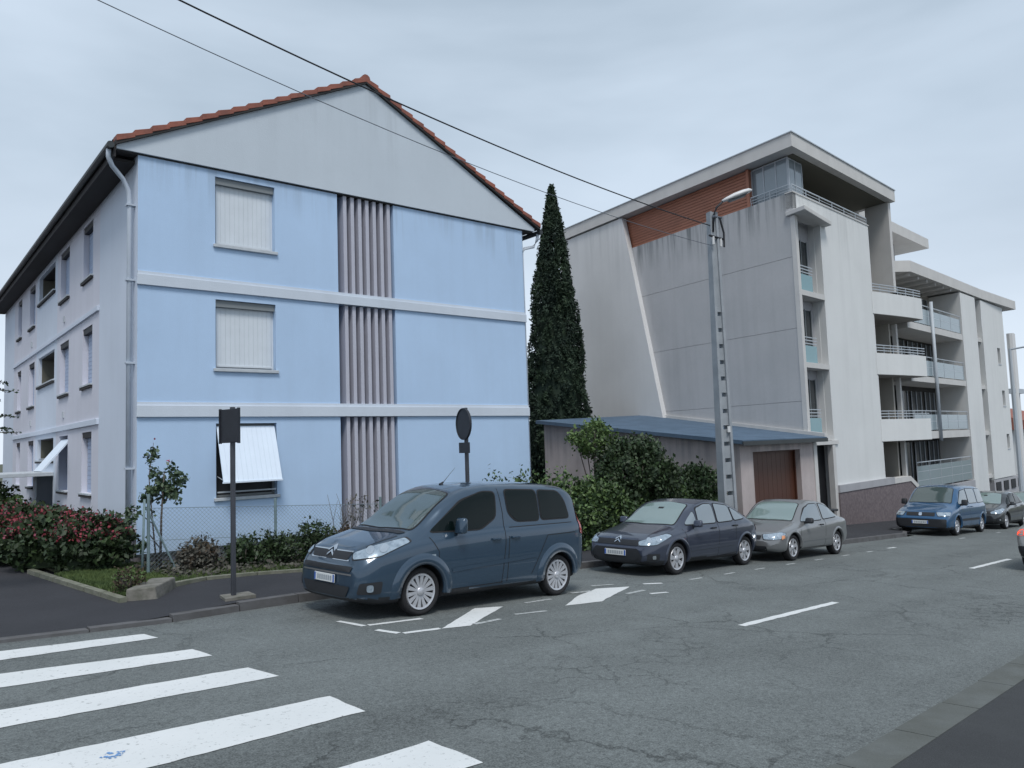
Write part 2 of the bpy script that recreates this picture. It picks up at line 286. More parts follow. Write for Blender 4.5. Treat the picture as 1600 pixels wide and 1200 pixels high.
class MB:
    def __init__(s, fr=WORLD): s.fr = fr; s.v = []; s.f = []; s.m = []; s.mats = []
    def mi(s, mname):
        if mname not in s.mats: s.mats.append(mname)
        return s.mats.index(mname)
    def add(s, pts, faces, m, raw=False):
        k = len(s.v); s.v += [tuple(p) if raw else tuple(s.fr(*p)) for p in pts]
        i = s.mi(m); s.f += [tuple(j + k for j in f) for f in faces]; s.m += [i] * len(faces); return s
    def box(s, a0, a1, b0, b1, z0, z1, m):
        P = [(a0, b0, z0), (a1, b0, z0), (a1, b1, z0), (a0, b1, z0), (a0, b0, z1), (a1, b0, z1), (a1, b1, z1), (a0, b1, z1)]
        return s.add(P, [(0, 3, 2, 1), (4, 5, 6, 7), (0, 1, 5, 4), (1, 2, 6, 5), (2, 3, 7, 6), (3, 0, 4, 7)], m)
    def hexa(s, P, m): return s.add(P, [(0, 3, 2, 1), (4, 5, 6, 7), (0, 1, 5, 4), (1, 2, 6, 5), (2, 3, 7, 6), (3, 0, 4, 7)], m)
    def prism(s, poly, vec, m):   # polygon of frame points extruded by frame vector
        n = len(poly); P = list(poly) + [tuple(p[i] + vec[i] for i in range(3)) for p in poly]
        F = [tuple(range(n))[::-1], tuple(range(n, 2 * n))] + [(i, (i + 1) % n, n + (i + 1) % n, n + i) for i in range(n)]
        return s.add(P, F, m)
    def quad(s, pts, m): return s.add(pts, [tuple(range(len(pts)))], m)
    def tube(s, pts, r, m, n=8, closed=False):
        W = [Vector(s.fr(*p)) for p in pts]; rr = r if isinstance(r, (list, tuple)) else [r] * len(W)
        V_, F_ = [], []
        for i, p in enumerate(W):
            d = (W[min(i + 1, len(W) - 1)] - W[max(i - 1, 0)]).normalized()
            ref = Vector((0, 0, 1)) if abs(d.z) < 0.9 else Vector((1, 0, 0))
            x = d.cross(ref).normalized(); y = d.cross(x).normalized()
            for k in range(n):
                t = 2 * math.pi * k / n; V_.append(p + x * math.cos(t) * rr[i] + y * math.sin(t) * rr[i])
        for i in range(len(W) - 1):
            for k in range(n): F_.append((i * n + k, i * n + (k + 1) % n, (i + 1) * n + (k + 1) % n, (i + 1) * n + k))
        F_.append(tuple(range(n))); F_.append(tuple((len(W) - 1) * n + k for k in range(n))[::-1])
        return s.add(V_, F_, m, raw=True)
    def mesh(s, name):
        me = bpy.data.meshes.new(name); me.from_pydata(s.v, [], s.f); 
        for x in s.mats: me.materials.append(MATS[x])
        me.polygons.foreach_set('material_index', s.m); 
        return me
    def build(s, name, parent=None, smooth=False, recalc=True, bevel=0.0, **props):
        off = world_loc(parent) if (parent is not None and s.fr is not LOCAL) else Vector((0, 0, 0))
        if off.length: s.v = [tuple(Vector(p) - off) for p in s.v]
        me = s.mesh(name)
        if recalc or bevel:
            bm = bmesh.new(); bm.from_mesh(me)
            if recalc: bmesh.ops.recalc_face_normals(bm, faces=bm.faces)
            if bevel: bmesh.ops.bevel(bm, geom=list(bm.edges), offset=bevel, segments=2, affect='EDGES', profile=0.5)
            bm.to_mesh(me); bm.free()
        if smooth: me.polygons.foreach_set('use_smooth', [True] * len(me.polygons))
        o = bpy.data.objects.new(name, me); COL.objects.link(o)
        if parent is not None: o.parent = parent
        for k, v in props.items(): o[k] = v
        return o
LOCS = {}
def world_loc(o):
    p = Vector((0, 0, 0))
    while o is not None: p += Vector(o.location); o = o.parent
    return p
def thing(name, label, cat, loc, group=None, rot=(0, 0, 0)):
    o = bpy.data.objects.new(name, None); COL.objects.link(o); o.empty_display_size = 0.2
    o.location = loc; o.rotation_euler = rot; o['label'] = label; o['category'] = cat
    if group: o['group'] = group
    return o
def tag(o, label, cat, group=None):
    o['label'] = label; o['category'] = cat
    if group: o['group'] = group
    return o
def part_empty(name, parent):
    o = bpy.data.objects.new(name, None); COL.objects.link(o); o.parent = parent; return o
def instance(o, parent=None):
    c = o.copy(); COL.objects.link(c)
    if parent is not None: c.parent = parent
    return c
def copy_tree(o, parent=None):
    c = instance(o, parent)
    for ch in list(o.children): copy_tree(ch, c)
    return c
def W(x, y, zc): return (x, y, zc + ZC)

# ------------------------------------------------------------------ ground, road, pavements
g = MB()
ny = (-400, 60, 2500)
xs = [-400, -60, 0, 40, 95, 400, 3000]
P = [(x, y, gz(x) - 0.06) for x in xs for y in (-400, 2500)]
g.add(P, [(2 * i, 2 * i + 1, 2 * i + 3, 2 * i + 2) for i in range(len(xs) - 1)], 'terrain_grass').build('ground', kind='structure')
LK = [(-60, 10.40), (1.9, 10.40), (3.6, 10.36), (5.0, 10.62), (6.2, 10.80), (21.2, 10.75), (22.2, 9.75), (28.0, 9.62), (28.9, 10.70), (95, 10.70)]
RK = 2.33
def kerb_y(x):
    for (x0, y0), (x1, y1) in zip(LK, LK[1:]):
        if x0 <= x <= x1: return y0 + (y1 - y0) * (x - x0) / (x1 - x0)
def kh(x): return 0.035 + 0.085 * min(max((x - 3.0) / 2.2, 0), 1)
road = MB()
xs = sorted(set([p[0] for p in LK] + list(range(-60, 96, 5)) + list(np.arange(0, 8, 0.5))))
P = []; 
for x in xs: P += [(x, RK - 0.02, gz(x)), (x, kerb_y(x) + 0.02, gz(x))]
road.add(P, [(2 * i, 2 * i + 1, 2 * i + 3, 2 * i + 2) for i in range(len(xs) - 1)], 'asphalt_road')
road_o = road.build('road', kind='structure')
# far pavement (with the garden beyond) and near pavement
pv = MB(); P = []
for x in xs:
    P += [(x, kerb_y(x) + 0.14, gz(x) + kh(x)), (x, 13.0, gz(x) + kh(x)), (x, 60, gz(x) + kh(x))]
F = []
for i in range(len(xs) - 1):
    F += [(3 * i, 3 * i + 1, 3 * i + 4, 3 * i + 3), (3 * i + 1, 3 * i + 2, 3 * i + 5, 3 * i + 4)]
pv.add(P, F, 'asphalt_edge').build('pavement', kind='structure')
pv = MB(); P = []
for x in xs: P += [(x, -30, gz(x) + 0.10), (x, RK - 0.31, gz(x) + 0.10)]
pv.add(P, [(2 * i, 2 * i + 1, 2 * i + 3, 2 * i + 2) for i in range(len(xs) - 1)], 'asphalt_near').build('near_pavement', kind='structure')
# kerb stones, one by one
kl = part_empty('far_kerb', None); kl['kind'] = 'structure'
x = -6.0; proto = None
pts_k = []
while x < 80: 
    x2 = x + (0.98 if x < 40 else 3.0); pts_k.append((x, x2)); x = x2
for (xa, xb) in pts_k:
    a, b = xa + 0.008, xb - 0.008
    ya, yb = kerb_y(a), kerb_y(b); h = kh((a + b) / 2); j = random.uniform(-0.006, 0.006)
    MB().hexa([(a, ya + j, gz(a) - 0.1), (b, yb + j, gz(b) - 0.1), (b, yb + 0.145, gz(b) - 0.1), (a, ya + 0.145, gz(a) - 0.1),
               (a, ya + j + 0.015, gz(a) + h), (b, yb + j + 0.015, gz(b) + h), (b, yb + 0.145, gz(b) + h + 0.004), (a, ya + 0.145, gz(a) + h + 0.004)], 'kerb_stone').build('kerb_stone', kl)
kr = part_empty('near_kerb', None); kr['kind'] = 'structure'
x = -2.0
while x < 40:
    a, b = x + 0.006, x + 0.994; j = random.uniform(-0.008, 0.008)
    MB().hexa([(a, RK - 0.31, gz(a) - 0.1), (b, RK - 0.31, gz(b) - 0.1), (b, RK + j, gz(b) - 0.1), (a, RK + j, gz(a) - 0.1),
               (a, RK - 0.31, gz(a) + 0.104), (b, RK - 0.31, gz(b) + 0.104), (b, RK - 0.03 + j, gz(b) + 0.095), (a, RK - 0.03 + j, gz(a) + 0.095)], 'kerb_light').build('kerb_stone', kr)
    x += 1.0
# painted markings: sheets 4 mm above the road, each a part of the road
lerp_ = lambda a, b, t: a + (b - a) * t
def marking(name, poly, m='paint_white_road', lift=0.005):
    P2 = []
    for (x0, y0), (x1, y1) in zip(poly, poly[1:] + poly[:1]):
        L_ = math.hypot(x1 - x0, y1 - y0); n = max(1, int(L_ / .12)); j = min(.009, L_ * .03)
        for k in range(n): P2.append((lerp_(x0, x1, k / n) + (random.uniform(-j, j)), lerp_(y0, y1, k / n) + (random.uniform(-j, j))))
    poly = P2
    b = MB(); b.quad([(x, y, gz(x) + lift) for x, y in poly], m); return b.build(name, road_o)
for poly in ([(3.32, 9.53), (3.27, 9.86), (1.83, 9.94), (-0.7, 10.0), (-0.7, 9.55), (1.74, 9.47)],
             [(3.42, 8.24), (3.38, 8.68), (1.64, 8.84), (-0.7, 8.98), (-0.7, 8.42), (1.53, 8.29)],
             [(3.54, 7.01), (3.48, 7.52), (1.39, 7.53), (-0.8, 7.54), (-0.8, 7.01), (1.30, 7.01)],
             [(3.54, 5.53), (3.56, 6.10), (1.14, 6.16), (-0.9, 6.2), (-0.9, 5.5), (1.85, 5.44)],
             [(3.51, 4.04), (3.50, 4.62), (2.78, 4.60), (-0.9, 4.62), (-0.9, 4.04)],
             [(3.51, 2.62), (3.51, 3.18), (-0.9, 3.2), (-0.9, 2.62)]):
    marking('crossing_stripe', poly)
marking('centre_dash', [(9.15, 5.29), (9.15, 5.41), (11.98, 5.41), (11.98, 5.29)])
marking('centre_dash', [(18.75, 5.29), (18.75, 5.41), (21.7, 5.41), (21.7, 5.29)])
marking('centre_dash', [(28.4, 5.29), (28.4, 5.41), (31.3, 5.41), (31.3, 5.29)])
marking('centre_dash', [(38, 5.29), (38, 5.41), (41, 5.41), (41, 5.29)])
def stroke(pts, w, m='paint_white_road'):
    for (x0, y0), (x1, y1) in zip(pts, pts[1:]):
        d = Vector((x1 - x0, y1 - y0)).normalized(); nx, ny_ = -d.y * w / 2, d.x * w / 2
        marking('parking_line', [(x0 + nx, y0 + ny_), (x1 + nx, y1 + ny_), (x1 - nx, y1 - ny_), (x0 - nx, y0 - ny_)], m)
stroke([(5.42, 9.05), (5.50, 8.55)], 0.09); stroke([(5.56, 8.56), (6.35, 8.48)], 0.09)
stroke([(5.47, 8.24), (5.57, 7.90)], 0.09); stroke([(5.60, 7.86), (6.12, 7.79)], 0.09)
marking('direction_arrow', [(6.12, 7.76), (6.52, 7.68), (7.82, 8.46), (7.42, 8.62)])
marking('direction_arrow', [(8.57, 7.90), (9.28, 7.80), (10.90, 8.50), (10.25, 8.72), (9.4, 8.4)])
stroke([(6.62, 7.72), (7.12, 7.76)], 0.08, 'paint_worn_road'); stroke([(7.50, 7.88), (8.04, 7.78)], 0.07, 'paint_worn_road')
stroke([(8.30, 8.47), (8.87, 8.47)], 0.07, 'paint_worn_road'); stroke([(9.55, 8.66), (10.0, 8.62)], 0.09, 'paint_worn_road')
stroke([(10.2, 8.02), (10.75, 8.08)], 0.09, 'paint_worn_road'); stroke([(10.50, 7.78), (10.85, 7.68)], 0.09); stroke([(11.35, 8.55), (11.70, 8.38)], 0.10)
stroke([(10.45, 9.0), (10.9, 8.86)], 0.08, 'paint_worn_road')
for xx in (12.5, 13.7, 14.9, 16.3, 17.7, 19.2, 20.7): stroke([(xx, 8.33), (xx + 0.42, 8.33)], 0.07, 'paint_worn_road')
stroke([(22.3, 8.4), (22.8, 8.38)], 0.10); stroke([(27.8, 8.2), (28.3, 8.2)], 0.08, 'paint_worn_road'); stroke([(31.9, 8.2), (32.4, 8.2)], 0.08, 'paint_worn_road')
sp = MB()
for k in range(46):
    t = random.uniform(0, 6.28); q = random.uniform(.35, 1.0); cx_, cy_ = 1.74 + 0.085 * q * math.cos(t), 5.84 + 0.07 * q * math.sin(t); r_ = random.uniform(.004, .013)
    sp.quad([(cx_ + r_ * random.uniform(.6, 1.3) * math.cos(a), cy_ + r_ * random.uniform(.6, 1.3) * math.sin(a), gz(cx_) + 0.0085 + k * 1e-5) for a in np.linspace(0, 5.4, 7)], 'blue_spray')
sp.build('spray_mark', road_o, kind='stuff')

# ------------------------------------------------------------------ walls with openings
def wall(mb, axis, fixed, s0, s1, z0, z1, holes, depth, mfun, rev=None, splits=()):
    """wall face on frame plane; axis 'a' -> plane b=fixed, depth towards +b; axis 'b' -> plane a=fixed, depth towards +a."""
    S = sorted(set([s0, s1] + list(splits) + [h[0] for h in holes] + [h[1] for h in holes])); Z = sorted(set([z0, z1] + [h[2] for h in holes] + [h[3] for h in holes]))
    def pt(s, z, d=0.0): return (s, fixed + d, z) if axis == 'a' else (fixed + d, s, z)
    for i in range(len(S) - 1):
        for j in range(len(Z) - 1):
            cs, cz = (S[i] + S[i + 1]) / 2, (Z[j] + Z[j + 1]) / 2
            if any(h[0] < cs < h[1] and h[2] < cz < h[3] for h in holes): continue
            m = mfun(cs, cz) if callable(mfun) else mfun
            mb.quad([pt(S[i], Z[j]), pt(S[i + 1], Z[j]), pt(S[i + 1], Z[j + 1]), pt(S[i], Z[j + 1])], m)
    for h in holes:
        m = rev or (mfun(h[0] - .01, (h[2] + h[3]) / 2) if callable(mfun) else mfun); D = h[4] if len(h) > 4 else depth
        c = [(h[0], h[2]), (h[1], h[2]), (h[1], h[3]), (h[0], h[3])]
        for k in range(4):
            (sa, za), (sb, zb) = c[k], c[(k + 1) % 4]
            mb.quad([pt(sa, za), pt(sb, zb), pt(sb, zb, D), pt(sa, za, D)], m)

# ------------------------------------------------------------------ BLUE APARTMENT BUILDING
th = R(-4.2325)
FA = Frame((5.29, 16.41), (math.cos(th), math.sin(th)), (-math.sin(th), math.cos(th)))
bl = thing('apartment_building', 'pale blue three-storey apartment house with red tiled gable roof', 'building', W(5.29, 16.41, gz(5.29)))
LW, DW = 10.45, 20.9
fin_holes = [(4.50, 6.08, 3.74, 6.25, .42), (4.50, 6.08, 1.04, 3.52, .42), (4.50, 6.08, -1.94, .80, .42)]
win_g = [(1.57, 2.92, 4.58, 6.10), (1.57, 2.92, 1.85, 3.36), (1.57, 2.92, -.93, .66)]
mb = MB(FA); wall(mb, 'a', 0, 0, LW, -1.94, 6.25, [w + (.24,) for w in win_g] + fin_holes, .24, 'blue_render'); mb.build('gable_wall', bl, recalc=False)
mb = MB(FA)
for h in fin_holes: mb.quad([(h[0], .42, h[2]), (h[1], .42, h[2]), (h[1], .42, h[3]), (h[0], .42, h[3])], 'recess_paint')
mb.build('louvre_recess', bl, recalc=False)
for (z0, z1) in ((3.765, 6.24), (1.065, 3.51), (-1.92, .79)):
    for k in range(7):
        a = 4.72 + k * 0.205
        MB(FA).box(a - .045, a + .045, 0.02, .34, z0, z1, 'fin_paint').build('fin', bl)
for z0, z1 in ((3.52, 3.74), (.80, 1.04)):
    MB(FA).box(-.015, LW + .01, -.055, .02, z0, z1, 'pale_render').build('floor_band', bl, bevel=.006)
    mb = MB(FA); mb.box(0, LW, -.02, .02, z1 + 0.0, z1 + .07, 'pale_render'); mb.build('band_flashing', bl)
    MB(FA).box(-.05, .02, 3.45, 18.0, z0, z1 - .1, 'grey_side_render').build('floor_band', bl, bevel=.006)
# gable triangle panel
MB(FA).prism([(-.42, -.07, 6.27), (LW + .42, -.07, 6.27), (LW + .42, -.07, 6.36), (5.30, -.07, 9.25), (-.42, -.07, 6.36)], (0, .30, 0), 'gable_render').build('gable_panel', bl)
MB(FA).box(-.40, LW + .4, -.02, .22, 6.24, 6.27, 'soffit_dark').build('gable_shadow_strip', bl)  # dark strip painted as the shadow line below the proud gable panel
# windows of the gable
def shutter(mb, a0, a1, z0, z1, y, m, n):
    for k in range(n):   # narrow vertical boards
        w = (a1 - a0) / n
        mb.box(a0 + k * w + .0015, a0 + (k + 1) * w - .0015, y, y + .02, z0, z1, m)
for i, (a0, a1, z0, z1) in enumerate(win_g):
    wdw = MB(FA).box(a0 + .001, a1 - .001, .20, .235, z0, z1, 'dark_opening').build('window', bl)
    MB(FA).box(a0 - .05, a1 + .05, -.06, .22, z0 - .07, z0, 'sill_stone').build('sill', wdw, bevel=.008)
    for fr_ in ((a0, a0 + .05, z0, z1), (a1 - .05, a1, z0, z1), (a0 + .05, a1 - .05, z1 - .06, z1), (a0 + .05, a1 - .05, z0, z0 + .05)):
        MB(FA).box(fr_[0] + .002, fr_[1] - .002, .15, .2, fr_[2] + .002, fr_[3] - .002, 'window_frame' if i == 2 else 'shutter_white').build('frame', wdw)
    if i < 2:
        mb = MB(FA); shutter(mb, a0 + .055, a1 - .055, z0 + .09, z1 - .065, .14, 'shutter_white', 12); mb.build('shutter', wdw)
        MB(FA).box(a0 + .055, a1 - .055, .125, .16, z0 + .05, z0 + .09, 'shutter_white').build('shutter_foot', wdw)
        MB(FA).box(a0 + .01, a1 - .01, .05, .139, z1 - .15, z1 - .005, 'window_frame').build('roller_box', wdw)  # roller box, kept dark to carry the shadow at the reveal top
    else:  # projecting shutter pushed outwards at its foot
        mb = MB(FA); n = 12
        for k in range(n):
            w = (a1 - a0 - .06) / n; p, q = a0 + .03 + k * w + .0012, a0 + .03 + (k + 1) * w - .0012
            mb.hexa([(p, -.36, z0 + .34), (q, -.36, z0 + .34), (q, -.335, z0 + .34), (p, -.335, z0 + .34), (p, .06, z1 - .06), (q, .06, z1 - .06), (q, .085, z1 - .06), (p, .085, z1 - .06)], 'shutter_pale')
        mb.box(a0 + .02, a1 - .02, -.375, -.33, z0 + .31, z0 + .345, 'shutter_pale'); mb.build('shutter', wdw)
        for a in (a0 + .06, a1 - .06): MB(FA).tube([(a, .1, z0 + .45), (a, -.34, z0 + .36)], .008, 'rail_metal', 6).build('shutter_arm', wdw)
        MB(FA).box(a0 + .03, a1 - .03, -.01, .02, z0 + .1, z0 + .13, 'rail_metal').build('guard_rail', wdw)
# left facade
cols = {'A': (4.22, 5.35), 'B': (7.2, 8.5), 'C': (9.4, 12.3), 'D': (13.1, 14.3), 'E': (16.15, 17.1)}
fl = [(4.55, 5.95), (1.84, 3.30), (-.85, .66)]
holes = []; wins = []
for c, (b0, b1) in cols.items():
    for i, (z0, z1) in enumerate(fl):
        if c == 'C':
            if i < 2: h = (b0, b1, z0 + .55, z1, 1.0); holes.append(h); wins.append((c, i, h))
            else:
                h = (b0, b1, z0 + .85, z1, 1.0); holes.append(h); wins.append((c, i, h)); holes.append((b0, b1, -1.485, -.48, 2.0)); wins.append(('door', i, (b0, b1, -1.485, -.48, 2.0)))
        else: h = (b0, b1, z0, z1, .22); holes.append(h); wins.append((c, i, h))
def mf(s, z):
    if s < 3.45 or s > 18.0: return 'grey_side_render'
    if 9.0 < s < 12.7: return 'grey_side_render'
    return 'lavender_render'
mb = MB(FA); hs = holes
S = [3.45, 9.0, 12.7, 18.0]
wall(mb, 'b', 0, 0, DW, -1.485, 6.25, hs + [], .22, mf, splits=[3.45, 9.0, 12.7, 18.0]); 
mb.f = mb.f; mb.build('side_wall', bl, recalc=False)
mb = MB(FA); mb.box(.05, 10.40, .12, .16, -3.3, -1.95, 'plinth_render'); mb.box(.05, .09, .16, DW, -3.3, -1.46, 'plinth_render'); mb.build('plinth', bl)
MB(FA).box(-.04, .0, .0, DW, -1.5, -1.44, 'plinth_render').build('plinth_drip_edge', bl)
MB(FA).box(-.03, LW + .02, -.04, .02, -1.995, -1.941, 'gutter_zinc').build('plinth_drip_edge', bl)
mb = MB(FA); mb.box(LW - .02, LW, .0, DW, -2.9, 6.25, 'pale_render'); mb.box(.25, LW - .03, DW - .2, DW, -2.9, 6.25, 'pale_render'); mb.build('rear_walls', bl)
for c, i, h in wins:
    b0, b1, z0, z1, d = h
    wdw = MB(FA).box(d - .02, d + .02, b0 + .001, b1 - .001, z0, z1, ('side_shutter' if c != 'C' else 'soffit_olive') if c != 'door' else 'dark_glass').build('window' if c != 'door' else 'entrance_door', bl)
    if c == 'door': 
        MB(FA).box(1.9, 1.95, b0 + 1.2, b0 + 1.27, z0, z1, 'window_frame').build('door_post', wdw); continue
    MB(FA).box(-.07, .2, b0 - .06, b1 + .06, z0 - .04, z0 - .002, 'sill_stone').build('sill', wdw); MB(FA).box(-.06, .0, b0 - .05, b1 + .05, z0 - .10, z0 - .041, 'soffit_dark').build('sill_shadow', wdw)  # second box: dark strip painted as the shadow cast by the sill
    if c == 'C':
        MB(FA).box(.1, .98, b1 - .03, b1 - .001, z0, z1, 'soffit_olive').build('loggia_side', wdw); MB(FA).box(.1, .98, b0, b1, z1 - .03, z1 - .001, 'soffit_dark').build('loggia_ceiling', wdw)
        MB(FA).box(.9, .97, b0 + 1.3, b0 + 1.36, z0, z1, 'window_frame').build('frame', wdw)
        MB(FA).box(.04, .1, b0, b1, z0 + .02, z0 + .05, 'rail_metal').build('rail', wdw); continue
    if c == 'B' and i == 2:
        MB(FA).hexa([(-.62, b0 + .03, z0 + .55), (-.62, b1 - .03, z0 + .55), (-.59, b1 - .03, z0 + .53), (-.59, b0 + .03, z0 + .53), (.06, b0 + .03, z1 - .1), (.06, b1 - .03, z1 - .1), (.09, b1 - .03, z1 - .12), (.09, b0 + .03, z1 - .12)], 'shutter_pale').build('shutter', wdw)
    else:
        MB(FA).box(.02, .128, b0 + .01, b1 - .01, z1 - .14, z1 - .005, 'dark_opening').build('roller_box', wdw)  # roller box in near black, with the window-head shadow put into its colour
        mb = MB(FA)
        for k in range(14):
            zz0 = z0 + (z1 - z0) * k / 14
            mb.box(.13, .15, b0 + .03, b1 - .03, zz0 + .004, zz0 + (z1 - z0) / 14 - .004, 'side_shutter')
        mb.build('shutter', wdw)
for b in (7.85, 13.7):
    for z in (3.95, 1.25): MB(FA).box(-.03, .0, b - .09, b + .09, z - .09, z + .09, 'sill_stone').build('air_vent', bl)
# entrance canopy
mb = MB(FA); mb.box(-2.0, 0, 9.3, 13.4, -.47, -.36, 'sill_stone'); mb.build('entrance_canopy', bl, bevel=.01)
MB(FA).box(-1.95, -1.90, 13.2, 13.25, -2.3, -.47, 'window_frame').build('canopy_post', bl)
# roof: slabs, verge tiles, ridge, gutters
ridge_a, ridge_z, ev_z = 5.30, 9.24, 6.36
for side, (ae, s_) in enumerate(((-.44, -1), (11.05, 1))):
    aev = ae; k = (ridge_z - ev_z) / (ridge_a + .42); zev = ridge_z - k * abs(aev - ridge_a)
    roof = MB(FA).hexa([(aev, -.14, zev), (ridge_a, -.14, ridge_z), (ridge_a, DW + .3, ridge_z), (aev, DW + .3, zev), (aev, -.14, zev + .10), (ridge_a, -.14, ridge_z + .10), (ridge_a, DW + .3, ridge_z + .10), (aev, DW + .3, zev + .10)], 'soffit_dark').build('roof_slope', bl)
    mb = MB(FA); n = 90; pts = []; 
    L_ = abs(aev - ridge_a)
    for i in range(n + 1):
        bb = -.02 + (DW + .3) * i / n
        for q in (0, 1):
            aa = aev + (ridge_a - aev) * q; pts.append((aa, bb, (zev if q == 0 else ridge_z) + .14 + (.05 if i % 2 else 0)))
    mb.add(pts, [(2 * i, 2 * i + 1, 2 * i + 3, 2 * i + 2) for i in range(n)], 'terracotta').build('tile_field', roof, kind='stuff')
    MB(FA).hexa([(aev, -.15, zev - .02), (ridge_a, -.15, ridge_z - .02), (ridge_a, .0, ridge_z - .02), (aev, .0, zev - .02), (aev, -.15, zev + .045), (ridge_a, -.15, ridge_z + .045), (ridge_a, .0, ridge_z + .045), (aev, .0, zev + .045)], 'soffit_dark').build('verge_shadow_board', roof)  # dark board below the verge tiles, coloured as their lower shadow line
    n = 17
    for i in range(n):
        t0, t1 = i / n, (i + 1.04) / n
        aa0 = aev + (ridge_a - aev) * t0; aa1 = aev + (ridge_a - aev) * min(t1, 1.0); z0 = zev + (ridge_z - zev) * t0; z1 = zev + (ridge_z - zev) * min(t1, 1.0)
        j = random.uniform(-.008, .008)
        mbt = MB(FA); lo, hi = .045, .165
        mbt.hexa([(aa0, -.17 + j, z0 + lo), (aa1, -.16 + j, z1 + lo - .03), (aa1, .12, z1 + lo - .03), (aa0, .12, z0 + lo), (aa0, -.17 + j, z0 + hi + .012), (aa1, -.16 + j, z1 + hi - .045), (aa1, .14, z1 + hi - .03), (aa0, .14, z0 + hi + .03)], 'terracotta')
        mbt.build('verge_tile', roof, bevel=.009)
for i in range(48):
    b = -.14 + i * .445; MB(FA).tube([(ridge_a, b, ridge_z + .105), (ridge_a, b + .48, ridge_z + .095)], .115, 'terracotta', 10).build('ridge_tile', bl)
zev_l = ridge_z - (ridge_z - ev_z) / 5.72 * 5.92
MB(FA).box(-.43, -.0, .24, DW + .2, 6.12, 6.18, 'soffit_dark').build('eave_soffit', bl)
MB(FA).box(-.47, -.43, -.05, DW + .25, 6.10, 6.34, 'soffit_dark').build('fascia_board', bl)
MB(FA).tube([(-.54, -.12, 6.31), (-.54, DW + .25, 6.31)], .07, 'gutter_zinc', 12).build('gutter', bl)
MB(FA).tube([(11.10, -.12, 6.28), (11.10, DW, 6.28)], .07, 'gutter_zinc', 10).build('gutter', bl)
dp = MB(FA).tube([(-.54, .04, 6.28), (-.54, .06, 6.10), (-.46, .12, 5.95), (-.24, .20, 5.74), (-.12, .24, 5.52), (-.10, .24, 5.3), (-.10, .24, -2.2)], .05, 'pipe_grey', 10).build('downpipe', bl, smooth=True)
for z in (5.2, 3.62, 1.9, -.25): MB(FA).box(-.17, 0, .17, .31, z, z + .04, 'pipe_grey').build('pipe_clip', dp)
MB(FA).tube([(11.08, .02, 6.24), (11.06, .04, 6.05), (10.95, .08, 5.85), (10.6, .1, 5.75), (10.52, .12, 5.6), (10.52, .12, -2.5)], .045, 'pipe_grey', 8).build('downpipe', bl, smooth=True)

# building glimpsed at the far left
o = thing('distant_house', 'pinkish house glimpsed past the far end of the blue building', 'building', W(-4.0, 44, -2.1))
mb = MB(); mb.box(-6, 6.2, 44, 52, -2.3, 5.6, 'plinth_render'); mb.build('wall', o)
MB().box(-6.3, 6.35, 43.7, 52.3, 5.6, 5.8, 'terracotta').build('roof', o)
# ramp wall beside the entrance
t = thing('ramp_wall', 'low beige ramp wall by the entrance of the blue building', 'wall', W(2.5, 28.5, gz(3)))
MB(FA).hexa([(-3.2, 9.0, -3), (-.1, 9.0, -3), (-.1, 9.2, -3), (-3.2, 9.2, -3), (-3.2, 9.0, -1.05), (-.1, 9.0, -1.75), (-.1, 9.2, -1.75), (-3.2, 9.2, -1.05)], 'concrete_cream').build('wall_body', t)
MB(FA).hexa([(-3.25, 8.96, -1.05), (-.1, 8.96, -1.75), (-.1, 9.24, -1.75), (-3.25, 9.24, -1.05), (-3.25, 8.96, -.98), (-.1, 8.96, -1.68), (-.1, 9.24, -1.68), (-3.25, 9.24, -.98)], 'garden_edge').build('coping', t)

# ------------------------------------------------------------------ MODERN APARTMENT BUILDING
K = (27.36, 12.86)
FM = Frame(K, (0.99990, 0.0119), (0.2033, 0.9791))
md = thing('apartment_block', 'modern grey and white apartment block with curved balconies and wood-clad top', 'building', W(K[0], K[1], gz(K[0])))
for z0, z1 in ((-4.2, 1.22), (1.234, 3.95), (3.964, 6.65), (6.664, 9.10)):
    MB(FM).box(0, .3, .0, 9.7, z0, z1, 'concrete_stained').build('wall_panel', md)
MB(FM).box(.03, .28, .01, 9.7, -4, 9.0, 'concrete_grey').build('wall_core', md)
MB(FM).prism([(-.32, 6.25, -3.6), (-.32, 14.5, -3.6), (-.32, 14.5, 10.6), (-.32, 9.42, 10.6)], (.34, 0, 0), 'concrete_cream').build('slanted_wing_wall', md)
MB(FM).box(.02, 11, 14.2, 14.5, -4, 10.6, 'concrete_cream').build('rear_wall', md)
mb = MB(FM); 
for k in range(12):
    z0 = 9.10 + k * .1267; mb.box(.10, .16, 2.12, 9.6, z0 + .018, z0 + .1267, 'wood_cladding')
mb.box(.16, .2, 2.1, 9.6, 9.1, 10.62, 'soffit_dark'); mb.build('wood_cladding', md, kind='stuff')
MB(FM).box(.0, .25, 1.98, 2.12, 9.1, 10.62, 'wood_cladding').build('corner_post', md)
roofm = MB(FM).prism([(-.42, -.34, 10.66), (10.12, -.34, 10.66), (10.12, 4.5, 10.66), (5, 14.5, 10.66), (-.42, 14.5, 10.66)], (0, 0, .52), 'fascia_white').build('flat_roof', md)
MB(FM).prism([(-.46, -.38, 11.18), (10.16, -.38, 11.18), (10.16, 4.5, 11.18), (5, 14.5, 11.18), (-.46, 14.5, 11.18)], (0, 0, .04), 'rail_metal').build('roof_flashing', roofm)
MB(FM).prism([(.3, .0, 10.63), (9.7, .0, 10.63), (9.7, 3.1, 10.63), (.3, 3.1, 10.63)], (0, 0, .028), 'soffit_olive').build('soffit', roofm)
